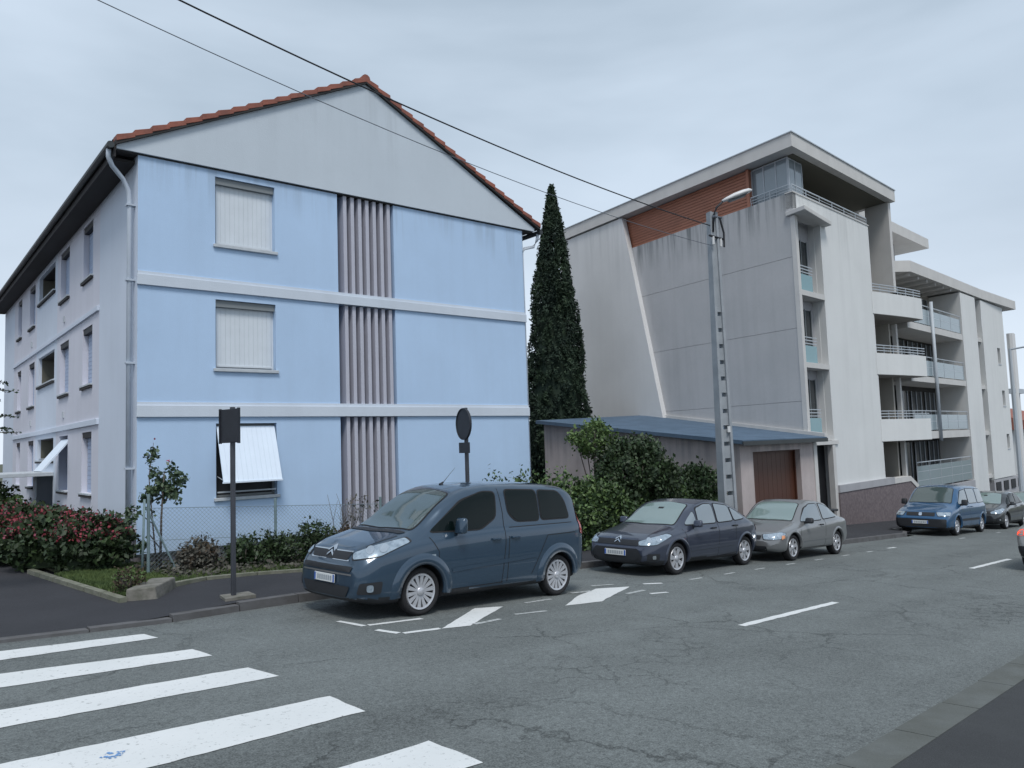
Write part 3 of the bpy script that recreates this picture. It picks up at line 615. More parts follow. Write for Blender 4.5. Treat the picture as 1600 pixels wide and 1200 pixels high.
# penthouse glazing
def glazed(axis, fixed, s0, s1, z0, z1, n, pane, m='rail_metal'):
    wdw = MB(FM).box(*((s0, s1, fixed, fixed + .04) if axis == 'a' else (fixed, fixed + .04, s0, s1)), z0, z0 + .05, m).build('window', md)
    for k in range(n):
        u0 = s0 + (s1 - s0) * k / n + .03; u1 = s0 + (s1 - s0) * (k + 1) / n - .03
        MB(FM).box(*((u0, u1, fixed + .01, fixed + .03) if axis == 'a' else (fixed + .01, fixed + .03, u0, u1)), z0 + .05, z1 - .05, pane).build('pane', wdw)
    for k in range(n + 1):
        u = s0 + (s1 - s0) * k / n
        MB(FM).box(*((u - .025, u + .025, fixed - .005, fixed + .05) if axis == 'a' else (fixed - .005, fixed + .05, u - .025, u + .025)), z0 + .05, z1 - .05, m).build('mullion', wdw)
    MB(FM).box(*((s0, s1, fixed, fixed + .04) if axis == 'a' else (fixed, fixed + .04, s0, s1)), z1 - .05, z1, m).build('head_rail', wdw)
    return wdw
glazed('b', .22, .22, 1.96, 9.12, 10.60, 3, 'glass_pane'); glazed('a', .24, .25, 1.45, 9.12, 10.60, 2, 'glass_pane')
MB(FM).box(1.5, 9.7, 3.2, 3.4, 9.1, 10.65, 'inner_beige').build('penthouse_wall', md)
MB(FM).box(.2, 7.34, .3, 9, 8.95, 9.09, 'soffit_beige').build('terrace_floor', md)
def railing(axis, fixed, s0, s1, z0, h, step=1.0, panel=None, rails=3):
    box = lambda u0, u1, w0, w1, z0_, z1_, m: MB(FM).box(*((u0, u1, w0, w1) if axis == 'a' else (w0, w1, u0, u1)), z0_, z1_, m)
    r = box(s0, s1, fixed, fixed + .04, z0 + h - .04, z0 + h, 'rail_metal').build('railing', md)
    n = max(1, round((s1 - s0) / step))
    for k in range(n + 1):
        u = s0 + (s1 - s0) * k / n; box(u - .015, u + .015, fixed + .005, fixed + .035, z0, z0 + h - .041, 'rail_metal').build('post', r)
    for k in range(1, rails):
        box(s0, s1, fixed + .01, fixed + .03, z0 + (h - .04) * k / rails - .01, z0 + (h - .04) * k / rails + .01, 'rail_metal').build('rail', r)
    if panel:
        for k in range(n):
            u0, u1 = s0 + (s1 - s0) * k / n + .03, s0 + (s1 - s0) * (k + 1) / n - .03
            box(u0, u1, fixed + .012, fixed + .022, z0 + .06, z0 + h - .2, panel).build('glass_panel', r)
    return r
railing('a', .03, .1, 7.3, 9.1, .36, 1.2, rails=3); railing('b', .03, .1, 1.95, 9.1, .36, .9, rails=3)
# pier under the roof end
MB(FM).box(9.72, 10.02, -.12, 1.05, 6.4, 10.625, 'fascia_white').build('roof_pier', md)
# front wall
mb = MB(FM); mb.prism([(2.3, 0, -2.0), (7.35, 0, -2.0), (7.35, 0, 9.1), (0, 0, 9.1), (0, 0, 8.5), (2.3, 0, 8.5)], (0, .3, 0), 'concrete_white'); mb.build('front_wall', md)
MB(FM).box(-.02, 7.4, -.03, .32, 9.1, 9.14, 'fascia_white').build('parapet_coping', md)
MB(FM).prism([(-.22, -.62, 8.22), (2.75, -.32, 8.22), (2.75, .3, 8.22), (-.1, .3, 8.22)], (0, 0, .17), 'fascia_white').build('canopy_slab', md, bevel=.02)
MB(FM).box(-.02, .2, -.06, .14, -.1, 8.2, 'fascia_white').build('corner_pilaster', md)
# recessed window bay
MB(FM).box(.3, 2.3, .56, .66, -.1, 8.5, 'concrete_grey').build('recess_back_wall', md)
MB(FM).box(2.28, 2.6, .3, 1.1, -3.9, 8.5, 'concrete_white').build('recess_side_wall', md)
for z in (5.22, 2.48, -.26):
    MB(FM).box(.2, 2.3, -.02, .56, z, z + .2, 'fascia_white').build('recess_slab', md)
    wdw = MB(FM).box(.85, 1.95, .51, .55, z + .2, z + 2.35, 'dark_glass').build('window', md)
    for u0, u1 in ((.83, .89), (1.38, 1.43), (1.92, 1.97)): MB(FM).box(u0, u1, .48, .51, z + .2, z + 2.4, 'window_frame').build('frame', wdw)
    r = MB(FM).box(.25, 1.5, .10, .12, z + .22, z + .86, 'glass_green').build('balcony_glass', md)
    for dz in (.92, 1.04, 1.16): MB(FM).box(.22, 1.5, .09, .12, z + dz, z + dz + .035, 'rail_metal').build('rail', r)
# ground floor passage beside the garage
MB(FM).box(.2, 2.28, .45, .5, -3.9, -.43, 'dark_opening').build('passage_back', md)
MB(FM).box(2.05, 2.3, -.04, .2, -3.9, -.26, 'fascia_white').build('passage_post', md)
MB(FM).box(.1, 2.6, -.06, .3, -.42, -.27, 'fascia_white').build('passage_lintel', md)
# rubble base and sloping coping
MB(FM).box(2.31, 10.1, -.10, .2, -4.4, -2.28, 'rubble_pink').build('rubble_base', md)
MB(FM).box(2.3, 8.1, -.13, .28, -2.28, -2.0, 'concrete_grey').build('base_coping', md)
MB(FM).box(8.1, 10.1, -.13, .28, -2.28, -2.05, 'fascia_white').build('base_coping', md)
MB(FM).hexa([(10.1, -.13, -2.28), (11.1, -.13, -2.75), (11.1, .28, -2.75), (10.1, .28, -2.28), (10.1, -.13, -2.05), (11.1, -.13, -2.5), (11.1, .28, -2.5), (10.1, .28, -2.05)], 'fascia_white').build('base_coping', md)
MB(FM).prism([(10.1, -.1, -4.4), (11.1, -.1, -4.4), (11.1, -.1, -2.75), (10.1, -.1, -2.28)], (0, .3, 0), 'rubble_pink').build('rubble_base', md)
# curved balconies: solid parapet on a skewed footprint
U, V_ = Vector((0.99990, 0.0119)), Vector((0.2033, 0.9791))
bd = Vector((math.cos(R(-8.2)), math.sin(R(-8.2))))
for z0, z1 in ((5.18, 6.16), (2.50, 3.44), (-.42, .54)):
    foot_o, foot_i = [], []
    for k in range(7):
        t = k / 6; a = 7.22 + 4.3 * t; b = -.74 * (t * .55 + .45 * math.sin(t * math.pi / 2)) - .02
        foot_o.append((a, b)); foot_i.append((a, b + .14))
    mb = MB(FM)
    mb.prism([(a, b, z0) for a, b in foot_o] + [(a, b, z0) for a, b in foot_i[::-1]], (0, 0, z1 - z0), 'concrete_white')
    mb.box(11.38, 11.52, -.6, 1.3, z0, z1, 'concrete_white'); bal = mb.build('balcony_parapet', md)
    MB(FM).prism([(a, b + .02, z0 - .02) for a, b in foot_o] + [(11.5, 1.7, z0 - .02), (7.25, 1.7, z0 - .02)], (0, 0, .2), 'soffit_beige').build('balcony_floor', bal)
    for k in range(6):
        (a0, b0), (a1, b1) = foot_o[k], foot_o[k + 1]
        for dz in (.10, .22, .34): MB(FM).hexa([(a0, b0 + .04, z1 + dz), (a1, b1 + .04, z1 + dz), (a1, b1 + .08, z1 + dz), (a0, b0 + .08, z1 + dz), (a0, b0 + .04, z1 + dz + .035), (a1, b1 + .04, z1 + dz + .035), (a1, b1 + .08, z1 + dz + .035), (a0, b0 + .08, z1 + dz + .035)], 'rail_metal').build('rail', bal)
        MB(FM).box(a0 - .015, a0 + .015, b0 + .045, b0 + .075, z1, z1 + .34, 'rail_metal').build('rail_post', bal)
# long balconies behind
for i, (z0, z1) in enumerate(((4.92, 5.24), (2.36, 2.64), (-.42, -.05))):
    MB(FM).box(11.5, 20.2, 0, 1.74, z0, z1, 'fascia_white').build('balcony_slab', md)
    railing('a', .04, 11.6, 20.1, z1, 1.02, 1.7, panel='glass_pale', rails=2)
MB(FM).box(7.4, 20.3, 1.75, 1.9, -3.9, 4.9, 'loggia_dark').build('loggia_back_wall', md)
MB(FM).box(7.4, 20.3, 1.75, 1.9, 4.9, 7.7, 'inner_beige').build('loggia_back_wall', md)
for i, z in enumerate((5.24, 2.64, -.05, -2.75)):
    for j, a in enumerate((8.3, 11.8, 13.9, 16.0, 18.2)):
        wd = 1.5 if j else 1.0
        w_ = MB(FM).box(a, a + wd, 1.69, 1.74, z, z + 2.15, 'dark_glass').build('window', md)
        for u in (0, wd / 2, wd): MB(FM).box(a + u - .03, a + u + .03, 1.65, 1.69, z, z + 2.15, 'rail_metal').build('frame', w_)
for z in (8.0,): pass
MB(FM).box(9.9, 10.05, .35, 1.75, -3.9, 5.0, 'inner_beige').build('divider_wall', md)
MB(FM).box(10.3, 10.5, .15, .35, -2.2, 5.0, 'fascia_white').build('loggia_post', md)
MB(FM).box(7.35, 7.5, .31, 1.75, -3.9, 7.7, 'inner_beige').build('divider_wall', md)
MB(FM).tube([(14.95, -.08, -.55), (14.95, -.08, 6.5)], .085, 'rail_metal', 10).build('steel_column', md, smooth=True)
railing('a', .0, 11.4, 20.0, -2.78, 1.3, 1.7, panel='glass_pale', rails=3)
MB(FM).box(11.1, 20.3, -.05, 2.6, -4.4, -2.8, 'concrete_grey').build('terrace_base', md)
# tower on the right with slit
MB(FM).box(20.25, 23.1, -.02, 8, -4.4, 7.62, 'concrete_white').build('tower_wall', md)
MB(FM).box(23.1, 24.3, .9, 8, -4.4, 7.62, 'soffit_dark').build('slit_back', md)
for z in (5.1, 2.3, -.4, -2.9): MB(FM).box(23.1, 24.3, .1, .88, z, z + .22, 'fascia_white').build('slit_slab', md)
for z in (3.1, 0.4, -2.2, 5.6): 
    w_ = MB(FM).box(23.15, 24.25, .80, .87, z, z + 1.5, 'dark_glass').build('window', md)
win_r = [(27.3, 27.95, 3.95, 4.95), (27.6, 28.25, 1.35, 2.3), (27.8, 28.45, -1.3, -.4)]
mb = MB(FM); wall(mb, 'a', 0, 24.3, 29.2, -3.0, 7.62, [w + (.25,) for w in win_r], .25, 'concrete_white'); mb.box(24.3, 24.32, .01, 8, -3.2, 7.62, 'concrete_white'); mb.build('end_wall', md, recalc=False)
for a0, a1, z0, z1 in win_r:
    w_ = MB(FM).box(a0 + .001, a1 - .001, .2, .24, z0, z1, 'dark_glass').build('window', md); MB(FM).box(a0, a1, -.03, .18, z0 - .06, z0 - .001, 'sill_stone').build('sill', w_)
MB(FM).box(29.2, 31.6, .6, 8, -3.6, 6.6, 'concrete_white').build('end_annex', md)
for k in range(4): MB(FM).box(24.6 + k * 1.7, 25.6 + k * 1.7, -.03, .1, -3.75, -3.2, 'dark_opening').build('cellar_vent', md)
MB(FM).box(24.3, 31.8, .02, .3, -5, -3.05, 'concrete_grey').build('end_base', md)
# third roof with beams
roof3 = MB(FM).prism([(12.35, -.06, 7.72), (24.3, -.06, 7.72), (31.5, -.30, 7.72), (31.5, 6.5, 7.72), (12.35, 6.5, 7.72)], (0, 0, .55), 'fascia_white').build('flat_roof', md)
MB(FM).prism([(10.15, 1.6, 7.72), (12.345, -.06, 7.72), (12.345, 6.5, 7.72), (10.15, 6.5, 7.72)], (0, 0, .55), 'fascia_white').build('roof_return', md)
for k in range(6): MB(FM).box(12.5 + k * 1.3, 12.62 + k * 1.3, .1, 1.7, 7.56, 7.715, 'fascia_white').build('soffit_beam', roof3)
# set-back volume with its own roof
MB(FM).box(10.6, 17.6, 2.6, 7.5, 8.27, 10.55, 'concrete_grey').build('set_back_wall', md)
MB(FM).prism([(10.3, 1.6, 10.55), (20.6, 1.6, 10.55), (20.0, 7.5, 10.55), (10.3, 7.5, 10.55)], (0, 0, .55), 'fascia_white').build('flat_roof', md)
MB(FM).box(7.5, 20.24, 1.92, 8, -4, 7.7, 'concrete_grey').build('core_volume', md)

# ------------------------------------------------------------------ GARAGE
FG = Frame((21.53, 12.30), (1, 0), (0.2033, 0.9791))
gr_ = thing('garage', 'low pinkish garage with brown door and blue-grey sloped roof', 'garage', W(21.53, 12.3, gz(21.5)))
mb = MB(FG); wall(mb, 'a', 0, 0, 5.25, -3.9, -.22, [(.78, 4.0, -3.4, -.50, .32)], .32, 'garage_render')
mb.prism([(0, .001, -3.9), (0, 10.6, -3.9), (0, 10.6, .86), (0, .001, -.22)], (.22, 0, 0), 'garage_render')
mb.prism([(5.03, .001, -3.9), (5.03, 9.2, -3.9), (5.03, 9.2, .82), (5.03, .001, -.22)], (.22, 0, 0), 'garage_render'); mb.build('wall', gr_, recalc=False)
door = MB(FG).box(.79, 3.99, .30, .34, -3.4, -.5, 'soffit_dark').build('garage_door', gr_)
for k in range(10): MB(FG).box(.86 + k * .307, .86 + k * .307 + .296, .26, .30, -3.38, -.56, 'garage_wood').build('door_board', door)
for q in ((.79, .85, -3.4, -.5), (3.93, 3.99, -3.4, -.5), (.85, 3.93, -.56, -.505)): MB(FG).box(q[0], q[1], .2, .3, q[2], q[3], 'garage_wood').build('door_frame', door)
rf = MB(FG).hexa([(-.25, -.3, -.24), (5.6, -.3, -.24), (5.75, 9.3, 1.0), (-.25, 10.9, .84), (-.25, -.3, -.12), (5.6, -.3, -.12), (5.75, 9.3, 1.14), (-.25, 10.9, .98)], 'garage_roofing').build('roof', gr_)
MB(FG).hexa([(-.27, -.34, -.28), (5.6, -.34, -.28), (5.6, -.30, -.28), (-.27, -.30, -.28), (-.27, -.34, -.15), (5.6, -.34, -.15), (5.6, -.30, -.15), (-.27, -.30, -.15)], 'gutter_zinc').build('eave_board', gr_)
MB(FG).hexa([(5.62, -.2, -.14), (5.78, -.2, -.14), (5.8, 9.3, 1.14), (5.62, 9.3, 1.14), (5.62, -.2, .02), (5.78, -.2, .02), (5.8, 9.3, 1.26), (5.62, 9.3, 1.26)], 'fascia_white').build('wall_flashing', gr_)
MB(FG).box(5.0, 5.25, -.04, .1, -3.9, -.3, 'fascia_white').build('corner_post', gr_)

# ------------------------------------------------------------------ poles, lamp, wires, signs
px, py = 18.48, 11.0; gp = gz(px) + .12
pole = thing('utility_pole', 'tall tapering concrete utility pole with slotted face before the garage', 'pole', W(px, py, gp))
MBp = lambda: MB(LOCAL)
Hp = 9.05; lean = -.0
def pw(z): t = z / Hp; return (.21 - .085 * t, .15 - .06 * t)
mb = MBp(); mbs = MBp(); levels = list(np.linspace(0, 6.6, 16)) + [7.8, Hp]
for i in range(len(levels) - 1):
    z0, z1 = levels[i], levels[i + 1]
    def slab(mb_, za, zb_, x0, x1, dd, m):   # x0,x1 as offsets from the edges
        (w0, d0), (w1, d1) = pw(za), pw(zb_)
        f0 = lambda w, q: -w + q if q >= 0 else w + q
        mb_.hexa([(f0(w0, x0), -d0 * dd, za), (f0(w0, x1), -d0 * dd, za), (f0(w0, x1), d0 * dd, za), (f0(w0, x0), d0 * dd, za), (f0(w1, x0), -d1 * dd, zb_), (f0(w1, x1), -d1 * dd, zb_), (f0(w1, x1), d1 * dd, zb_), (f0(w1, x0), d1 * dd, zb_)], m)
    slab(mb, z0, z1, 0.0, .075, 1, 'pole_concrete'); slab(mb, z0, z1, -.075, -.0001, 1, 'pole_concrete')
    if i < 15 and i > 0: slab(mb, z0 + .11, z1, .075, -.075, .6, 'pole_concrete')
    else: slab(mb, z0, z1, .075, -.075, .6, 'pole_concrete')
pb = mb.build('shaft', pole); pb.rotation_euler = (0, 0, R(-22))
MBp().box(-.03, .03, .05, .08, 0, 7.2, 'pole_concrete').build('cable_duct', pole).location = (-.1, .0, 0)
br = MBp(); br.tube([(-.12, -.1, Hp - .15), (.30, -.1, Hp - .12)], .035, 'grey_cable', 6); br.tube([(.20, -.12, Hp - .15), (.32, -.15, Hp - .55), (.30, -.15, Hp - .95)], .03, 'black_cable', 6); br.tube([(-.35, -.1, Hp - .72), (.34, -.12, Hp - .72)], .03, 'black_cable', 6); br.build('cable_bracket', pole)
for xx, zz in ((-.28, Hp - .95), (.26, Hp - .95)): MBp().tube([(xx * .7, -.12, zz), (xx * .7, -.12, zz + .22)], .035, 'lamp_white', 8).build('insulator', pole)
MBp().box(-.06, .06, -.17, -.15, 3.0, 3.16, 'lamp_white').build('number_plate', pole)
# street lamp on its arm
lampx = thing('street_lamp', 'grey street lamp on a thin arm at the top of the slotted concrete pole', 'street lamp', W(px, py, 6.0))
MB().tube([(18.38, 10.93, 5.6), (18.39, 10.90, 6.05), (18.44, 10.82, 6.27), (18.60, 10.66, 6.47)], .028, 'black_cable', 8).build('arm', lampx, smooth=True)
hd_ = MB(LOCAL); 
S_ = [(0, .05, .045), (.12, .09, .07), (.35, .145, .10), (.6, .15, .10), (.78, .11, .08), (.86, .04, .03)]
pts = []; n = 12
for (x_, w_, h_) in S_:
    for k in range(n):
        t = 2 * math.pi * k / n; z_ = math.sin(t) * h_; pts.append((x_, math.cos(t) * w_, z_ if z_ > 0 else z_ * .55))
F = [(i * n + k, i * n + (k + 1) % n, (i + 1) * n + (k + 1) % n, (i + 1) * n + k) for i in range(len(S_) - 1) for k in range(n)] + [tuple(range(n))[::-1], tuple((len(S_) - 1) * n + k for k in range(n))]
hd_.add(pts, F, 'lamp_white'); ho = hd_.build('lamp_head', lampx, smooth=True)
ho.location = Vector((18.56, 10.70, 6.43)) - Vector((px, py, 6.0)); ho.rotation_euler = (0, R(-19), R(-46))
lens = MB(LOCAL); lens.add([(.15, -.08, -.045), (.7, -.1, -.045), (.7, .1, -.045), (.15, .08, -.045), (.2, -.06, -.09), (.62, -.07, -.09), (.62, .07, -.09), (.2, .06, -.09)], [(0, 3, 2, 1), (4, 5, 6, 7), (0, 1, 5, 4), (1, 2, 6, 5), (2, 3, 7, 6), (3, 0, 4, 7)], 'lamp_under'); lo_ = lens.build('lens', ho)
# wires (from the pole to the next one beyond the left of the picture)
def wire(name, label, knots, r, m, loc):
    xs_ = [k[0] for k in knots]; co = np.polyfit(xs_, [k[1] for k in knots], 2); X = np.linspace(xs_[0], -14, 40)
    b = MB(); b.tube([(float(x), 11.0, float(np.polyval(co, x))) for x in X], r * .8, m, 6); o = b.build(name, None, smooth=True); tag(o, label, 'cable'); return o
wire('overhead_cable', 'thick black overhead cable, the upper of the two, sagging to the concrete pole', [(18.8, 5.80), (9.1, 6.02), (7.2, 6.46), (4.0, 6.62)], .017, 'black_cable', 0)
wire('overhead_cable', 'thin grey overhead cable, the lower of the two, running to the concrete pole', [(18.7, 5.25), (11.3, 5.36), (6.0, 5.88), (3.04, 6.20)], .009, 'grey_cable', 0)
# signs seen from behind
def sign(x, y, h, shape, label):
    base = gz(x) + .12
    t = thing('road_sign', label, 'sign', W(x, y, base), 'road signs')
    MBp().box(-.03, .03, -.03, .03, 0, h, 'sign_post').build('post', t, bevel=.006)
    if shape == 'rect':
        p = MBp().box(-.055, -.035, -.23, .23, h - .53, h - .03, 'sign_back').build('sign_plate', t, bevel=.006)
        for z in (h - .43, h - .14): MBp().box(-.034, -.030, -.20, .20, z - .02, z + .02, 'sign_post').build('stiffener', p)
        MBp().box(-.075, -.03, -.243, -.2301, h - .54, h - .02, 'sign_back').build('rim', p); MBp().box(-.075, -.03, .2301, .243, h - .54, h - .02, 'sign_back').build('rim', p)
        p.rotation_euler = (0, 0, R(9))
    else:
        r_ = .29; n = 28; mb = MBp(); zc = h - .31
        mb.prism([(-.055, math.cos(2 * math.pi * k / n) * r_, zc + math.sin(2 * math.pi * k / n) * r_ * 1.0) for k in range(n)], (.02, 0, 0), 'sign_back'); p = mb.build('sign_plate', t)
        mb = MBp(); pr = [(math.cos(2 * math.pi * k / n), math.sin(2 * math.pi * k / n)) for k in range(n)]
        P = []
        for c, s2 in pr: P += [(-.07, c * r_, zc + s2 * r_), (-.025, c * r_, zc + s2 * r_), (-.025, c * (r_ + .012), zc + s2 * (r_ + .012)), (-.07, c * (r_ + .012), zc + s2 * (r_ + .012))]
        F = []
        for k in range(n):
            j = (k + 1) % n
            for q in range(4): F.append((4 * k + q, 4 * k + (q + 1) % 4, 4 * j + (q + 1) % 4, 4 * j + q))
        mb.add(P, F, 'sign_back').build('rim', p)
        for z in (zc + .15, zc - .15): MBp().box(-.034, -.028, -.22, .22, z - .02, z + .02, 'sign_post').build('stiffener', p)
        q = MBp().box(-.055, -.035, -.22, .22, h - .86, h - .66, 'sign_back').build('under_panel', t, bevel=.005)
        MBp().box(-.034, -.030, -.2, .2, h - .79, h - .74, 'sign_post').build('stiffener', q)
        p.rotation_euler = (0, 0, R(-14)); q.rotation_euler = (0, 0, R(-14))
    return t
s1 = sign(4.92, 11.10, 2.78, 'rect', 'back of a rectangular road sign on grey post, left of the van')
mb = MB(); mb.prism([(4.72, 10.92, gz(4.9) + .1), (5.16, 10.88, gz(4.9) + .1), (5.2, 11.22, gz(4.9) + .1), (4.8, 11.3, gz(4.9) + .1)], (0, 0, .05), 'block_stone'); mb.build('concrete_footing', s1)
sign(9.52, 11.17, 3.08, 'round', 'back of a round road sign with a small panel below, standing behind the van')
# far street light
fp = thing('street_lamp', 'slim grey street light at the right edge beyond the parked cars', 'street lamp', W(47.6, 10.9, gz(47.6)))
MB().tube([(47.6, 10.9, gz(47.6)), (47.6, 10.9, gz(47.6) + 3), (47.6, 10.9, 4.2)], [.13, .11, .07], 'rail_metal', 8).build('pole', fp)
MB().tube([(47.6, 10.9, 4.15), (47.6, 9.6, 4.28)], .05, 'rail_metal', 6).build('arm', fp); MB().box(47.45, 47.75, 9.0, 9.7, 4.22, 4.36, 'rail_metal').build('lamp_head', fp, bevel=.03)
# far building beyond
fb = thing('distant_building', 'distant white building with red roof at the right edge', 'building', W(80, 14, gz(80)))
MB().box(74, 90, 14, 28, -7, -.2, 'concrete_white').build('wall', fb)
MB().prism([(73.5, 13.6, -.2), (73.5, 28.4, -.2), (73.5, 21, 1.9)], (17, 0, 0), 'terracotta').build('roof', fb)
for k in range(5): w_ = MB().box(75 + k * 3, 76.2 + k * 3, 13.95, 14.0, -4.2, -2.6, 'dark_glass').build('window', fb)
ft = thing('chimney_mast', 'white slim mast standing beyond the apartment block', 'mast', W(58, 13.2, gz(58)))
MB().tube([(58, 13.2, gz(58)), (58, 13.2, 6.1)], .22, 'lamp_white', 8).build('mast', ft); MB().tube([(59.4, 13.4, gz(58)), (59.4, 13.4, 6.2)], .16, 'lamp_white', 8).build('mast', ft)
MB().box(57.6, 59.9, 13.1, 13.6, 2.2, 2.5, 'rail_metal').build('cross_bar', ft)
tag(MB().box(66, 72, 13, 13.4, -7, -3.6, 'concrete_cream').build('boundary_wall'), 'pale low wall far down the street at the right', 'wall')

# ------------------------------------------------------------------ vegetation
def leaf_mesh(name, P, size, m, parent, flat=0.0, aspect=1.7, **props):
    """P: (n,3) world points (z in world). one small bent-free quad per point, random orientation"""
    n = len(P); loc = np.array(world_loc(parent)) if parent is not None else np.zeros(3)
    d = rng.normal(size=(n, 3)); d[:, 2] *= (1 - flat); d /= np.linalg.norm(d, axis=1)[:, None]
    e = rng.normal(size=(n, 3)); e -= (e * d).sum(1)[:, None] * d; e /= np.linalg.norm(e, axis=1)[:, None]
    s = size * rng.uniform(.6, 1.3, size=(n, 1)); P = np.asarray(P) - loc
    a, b = d * s * aspect * .5, e * s * .5
    V = np.stack([P - a, P + b, P + a, P - b], 1).reshape(-1, 3)
    me = bpy.data.meshes.new(name); me.vertices.add(4 * n); me.vertices.foreach_set('co', V.ravel())
    me.loops.add(4 * n); me.loops.foreach_set('vertex_index', np.arange(4 * n)); me.polygons.add(n)
    me.polygons.foreach_set('loop_start', np.arange(0, 4 * n, 4)); me.polygons.foreach_set('loop_total', np.full(n, 4)); me.update()
    me.materials.append(MATS[m]); o = bpy.data.objects.new(name, me); COL.objects.link(o)
    if parent is not None: o.parent = parent
    if parent is not None and parent.get('category') : o['kind'] = 'stuff'
    for k, v in props.items(): o[k] = v
    return o
def clumps(c, r, ncl, nleaf, spread, shell=.6, zmin=None):
    """leaf positions in clumps through an ellipsoid"""
    u = rng.normal(size=(ncl, 3)); u /= np.linalg.norm(u, axis=1)[:, None]; rad = rng.uniform(shell, 1.0, size=(ncl, 1))
    C_ = np.array(c) + u * rad * np.array(r); P = (C_[:, None, :] + rng.normal(size=(ncl, nleaf, 3)) * spread).reshape(-1, 3)
    if zmin is not None: P = P[P[:, 2] > zmin]
    return P
def stems(name, pts_list, m, parent):
    mb = MB(LOCAL); off = world_loc(parent)
    for pts, r in pts_list: mb.tube([tuple(Vector(p) - off) for p in pts], r, m, 5)
    return mb.build(name, parent, smooth=True)

# cypress
cx_, cy_ = 26.5, 24.5; zb = gz(26.5) + ZC; ztop = 12.0 + ZC
cy = thing('cypress_tree', 'tall narrow dark cypress between the blue building and the modern block', 'tree', (cx_, cy_, zb))
stems('trunk', [([(cx_, cy_, zb), (cx_ + .05, cy_, zb + 6), (cx_, cy_, ztop - 1)], [.22, .15, .03])], 'bark', cy)
prof = [(0.0, .75), (.08, 1.15), (.22, 1.42), (.32, 1.45), (.45, 1.28), (.6, 1.02), (.75, .72), (.88, .42), (.96, .17), (1.0, .02)]
pz = np.array([p[0] for p in prof]); pr_ = np.array([p[1] for p in prof])
N = 2500; t = rng.uniform(0, 1, N) ** 1.15; ang = rng.uniform(0, 2 * np.pi, N); rad = np.interp(t, pz, pr_) * rng.uniform(.78, 1.06, N) * (1 + .09 * np.sin(ang * 3 + t * 19) + .05 * np.sin(ang * 7 - t * 40))
Cc = np.stack([cx_ + rad * np.cos(ang) + .3 * (t - .3), cy_ + rad * np.sin(ang), zb + .3 + t * (ztop - zb - .3)], 1)
up = rng.uniform(0, 1, (N, 34, 1)); Pp = Cc[:, None, :] + rng.normal(size=(N, 34, 3)) * np.array([.055, .055, .06]) * (1.2 - up * .6) + up * np.array([0, 0, .42])
Pp = Pp.reshape(-1, 3); leaf_mesh('crown', Pp, .062, 'leaf_cypress', cy, aspect=2.6)
core = MB(LOCAL); core.tube([(0, 0, .4), (0, 0, 3), (0, 0, 6), (0, 0, 9), (.1, 0, 12.6)], [.75, 1.2, 1.1, .72, .16], 'leaf_cypress', 10); core.build('crown_core', cy)

# hedge and shrubs between the van and the garage
def bush(name, label, cat, c, r, ncl, nleaf, spread, size, m, m2=None, frac=.2, shell=.55, group=None, stem='twig', core_m=None):
    z0 = gz(c[0]) + .12 + ZC; t = thing(name, label, cat, (c[0], c[1], z0), group)
    P = clumps((c[0], c[1], z0 + c[2]), r, ncl, nleaf, spread, shell, zmin=z0)
    if m2:
        k = rng.random(len(P)) < frac; leaf_mesh('foliage', P[~k], size, m, t); leaf_mesh('young_foliage', P[k], size, m2, t)
    else: leaf_mesh('foliage', P, size, m, t)
    st = []
    for k in range(7):
        a = random.uniform(0, 6.28); q = random.uniform(.3, .8)
        st.append(([(c[0], c[1], z0), (c[0] + math.cos(a) * r[0] * q * .4, c[1] + math.sin(a) * r[1] * q * .4, z0 + c[2] * .6), (c[0] + math.cos(a) * r[0] * q, c[1] + math.sin(a) * r[1] * q, z0 + c[2] + r[2] * .4)], [.03, .02, .008]))
    stems('stem', st, stem, t)
    return t
bush('large_shrub', 'large rounded dark green shrub before the garage side wall', 'shrub', (17.7, 13.4, 1.55), (1.25, 1.2, 1.42), 420, 46, .11, .075, 'leaf_dark', 'leaf_hedge', .25)
bush('shrub', 'small bright green shrub just left of the concrete pole', 'shrub', (20.2, 13.0, 1.1), (.8, .8, 1.1), 200, 40, .10, .075, 'leaf_hedge', 'leaf_dark', .4)
bush('shrub', 'loose light green shrub rising above the roof of the dark van', 'shrub', (15.2, 14.0, .95), (1.2, .9, 1.15), 130, 26, .15, .07, 'leaf_hedge', 'leaf_light', .6, shell=.4)
bush('shrub', 'leafy twigs showing above the van roof against the blue wall', 'shrub', (13.3, 14.0, .9), (.9, .7, 1.15), 60, 22, .12, .06, 'leaf_hedge', 'leaf_light', .6)
b_ = bush('yellow_shrub', 'yellow green branches arching over the top of the garage wall', 'shrub', (17.3, 14.6, 2.9), (.8, .6, .55), 60, 30, .09, .07, 'leaf_light', None)
# clipped hedge mass
hz0 = gz(16) + ZC; hd = thing('hedge', 'overgrown green hedge behind the pavement between van and dark hatchback', 'hedge', (16, 12.9, hz0))
P = []
for k in range(1150):
    x = rng.uniform(12.6, 20.6); top = 1.05 + .25 * math.sin(x * 1.7) + .2 * math.sin(x * 4.1) - (0.75 if x < 14.3 else 0) * (14.3 - x) / 1.7
    y0 = 12.75 + .12 * math.sin(x * 3); 
    if rng.random() < .6: p = (x, y0 + rng.normal() * .06, rng.uniform(.1, top))
    else: p = (x, rng.uniform(12.8, 14.0), top + rng.normal() * .06)
    P.append((p[0], p[1], gz(x) + ZC + .12 + p[2]))
P = (np.array(P)[:, None, :] + rng.normal(size=(len(P), 44, 3)) * .10).reshape(-1, 3)
k = rng.random(len(P)) < .34; leaf_mesh('foliage', P[~k], .07, 'leaf_hedge', hd); leaf_mesh('young_foliage', P[k], .07, 'leaf_light', hd)
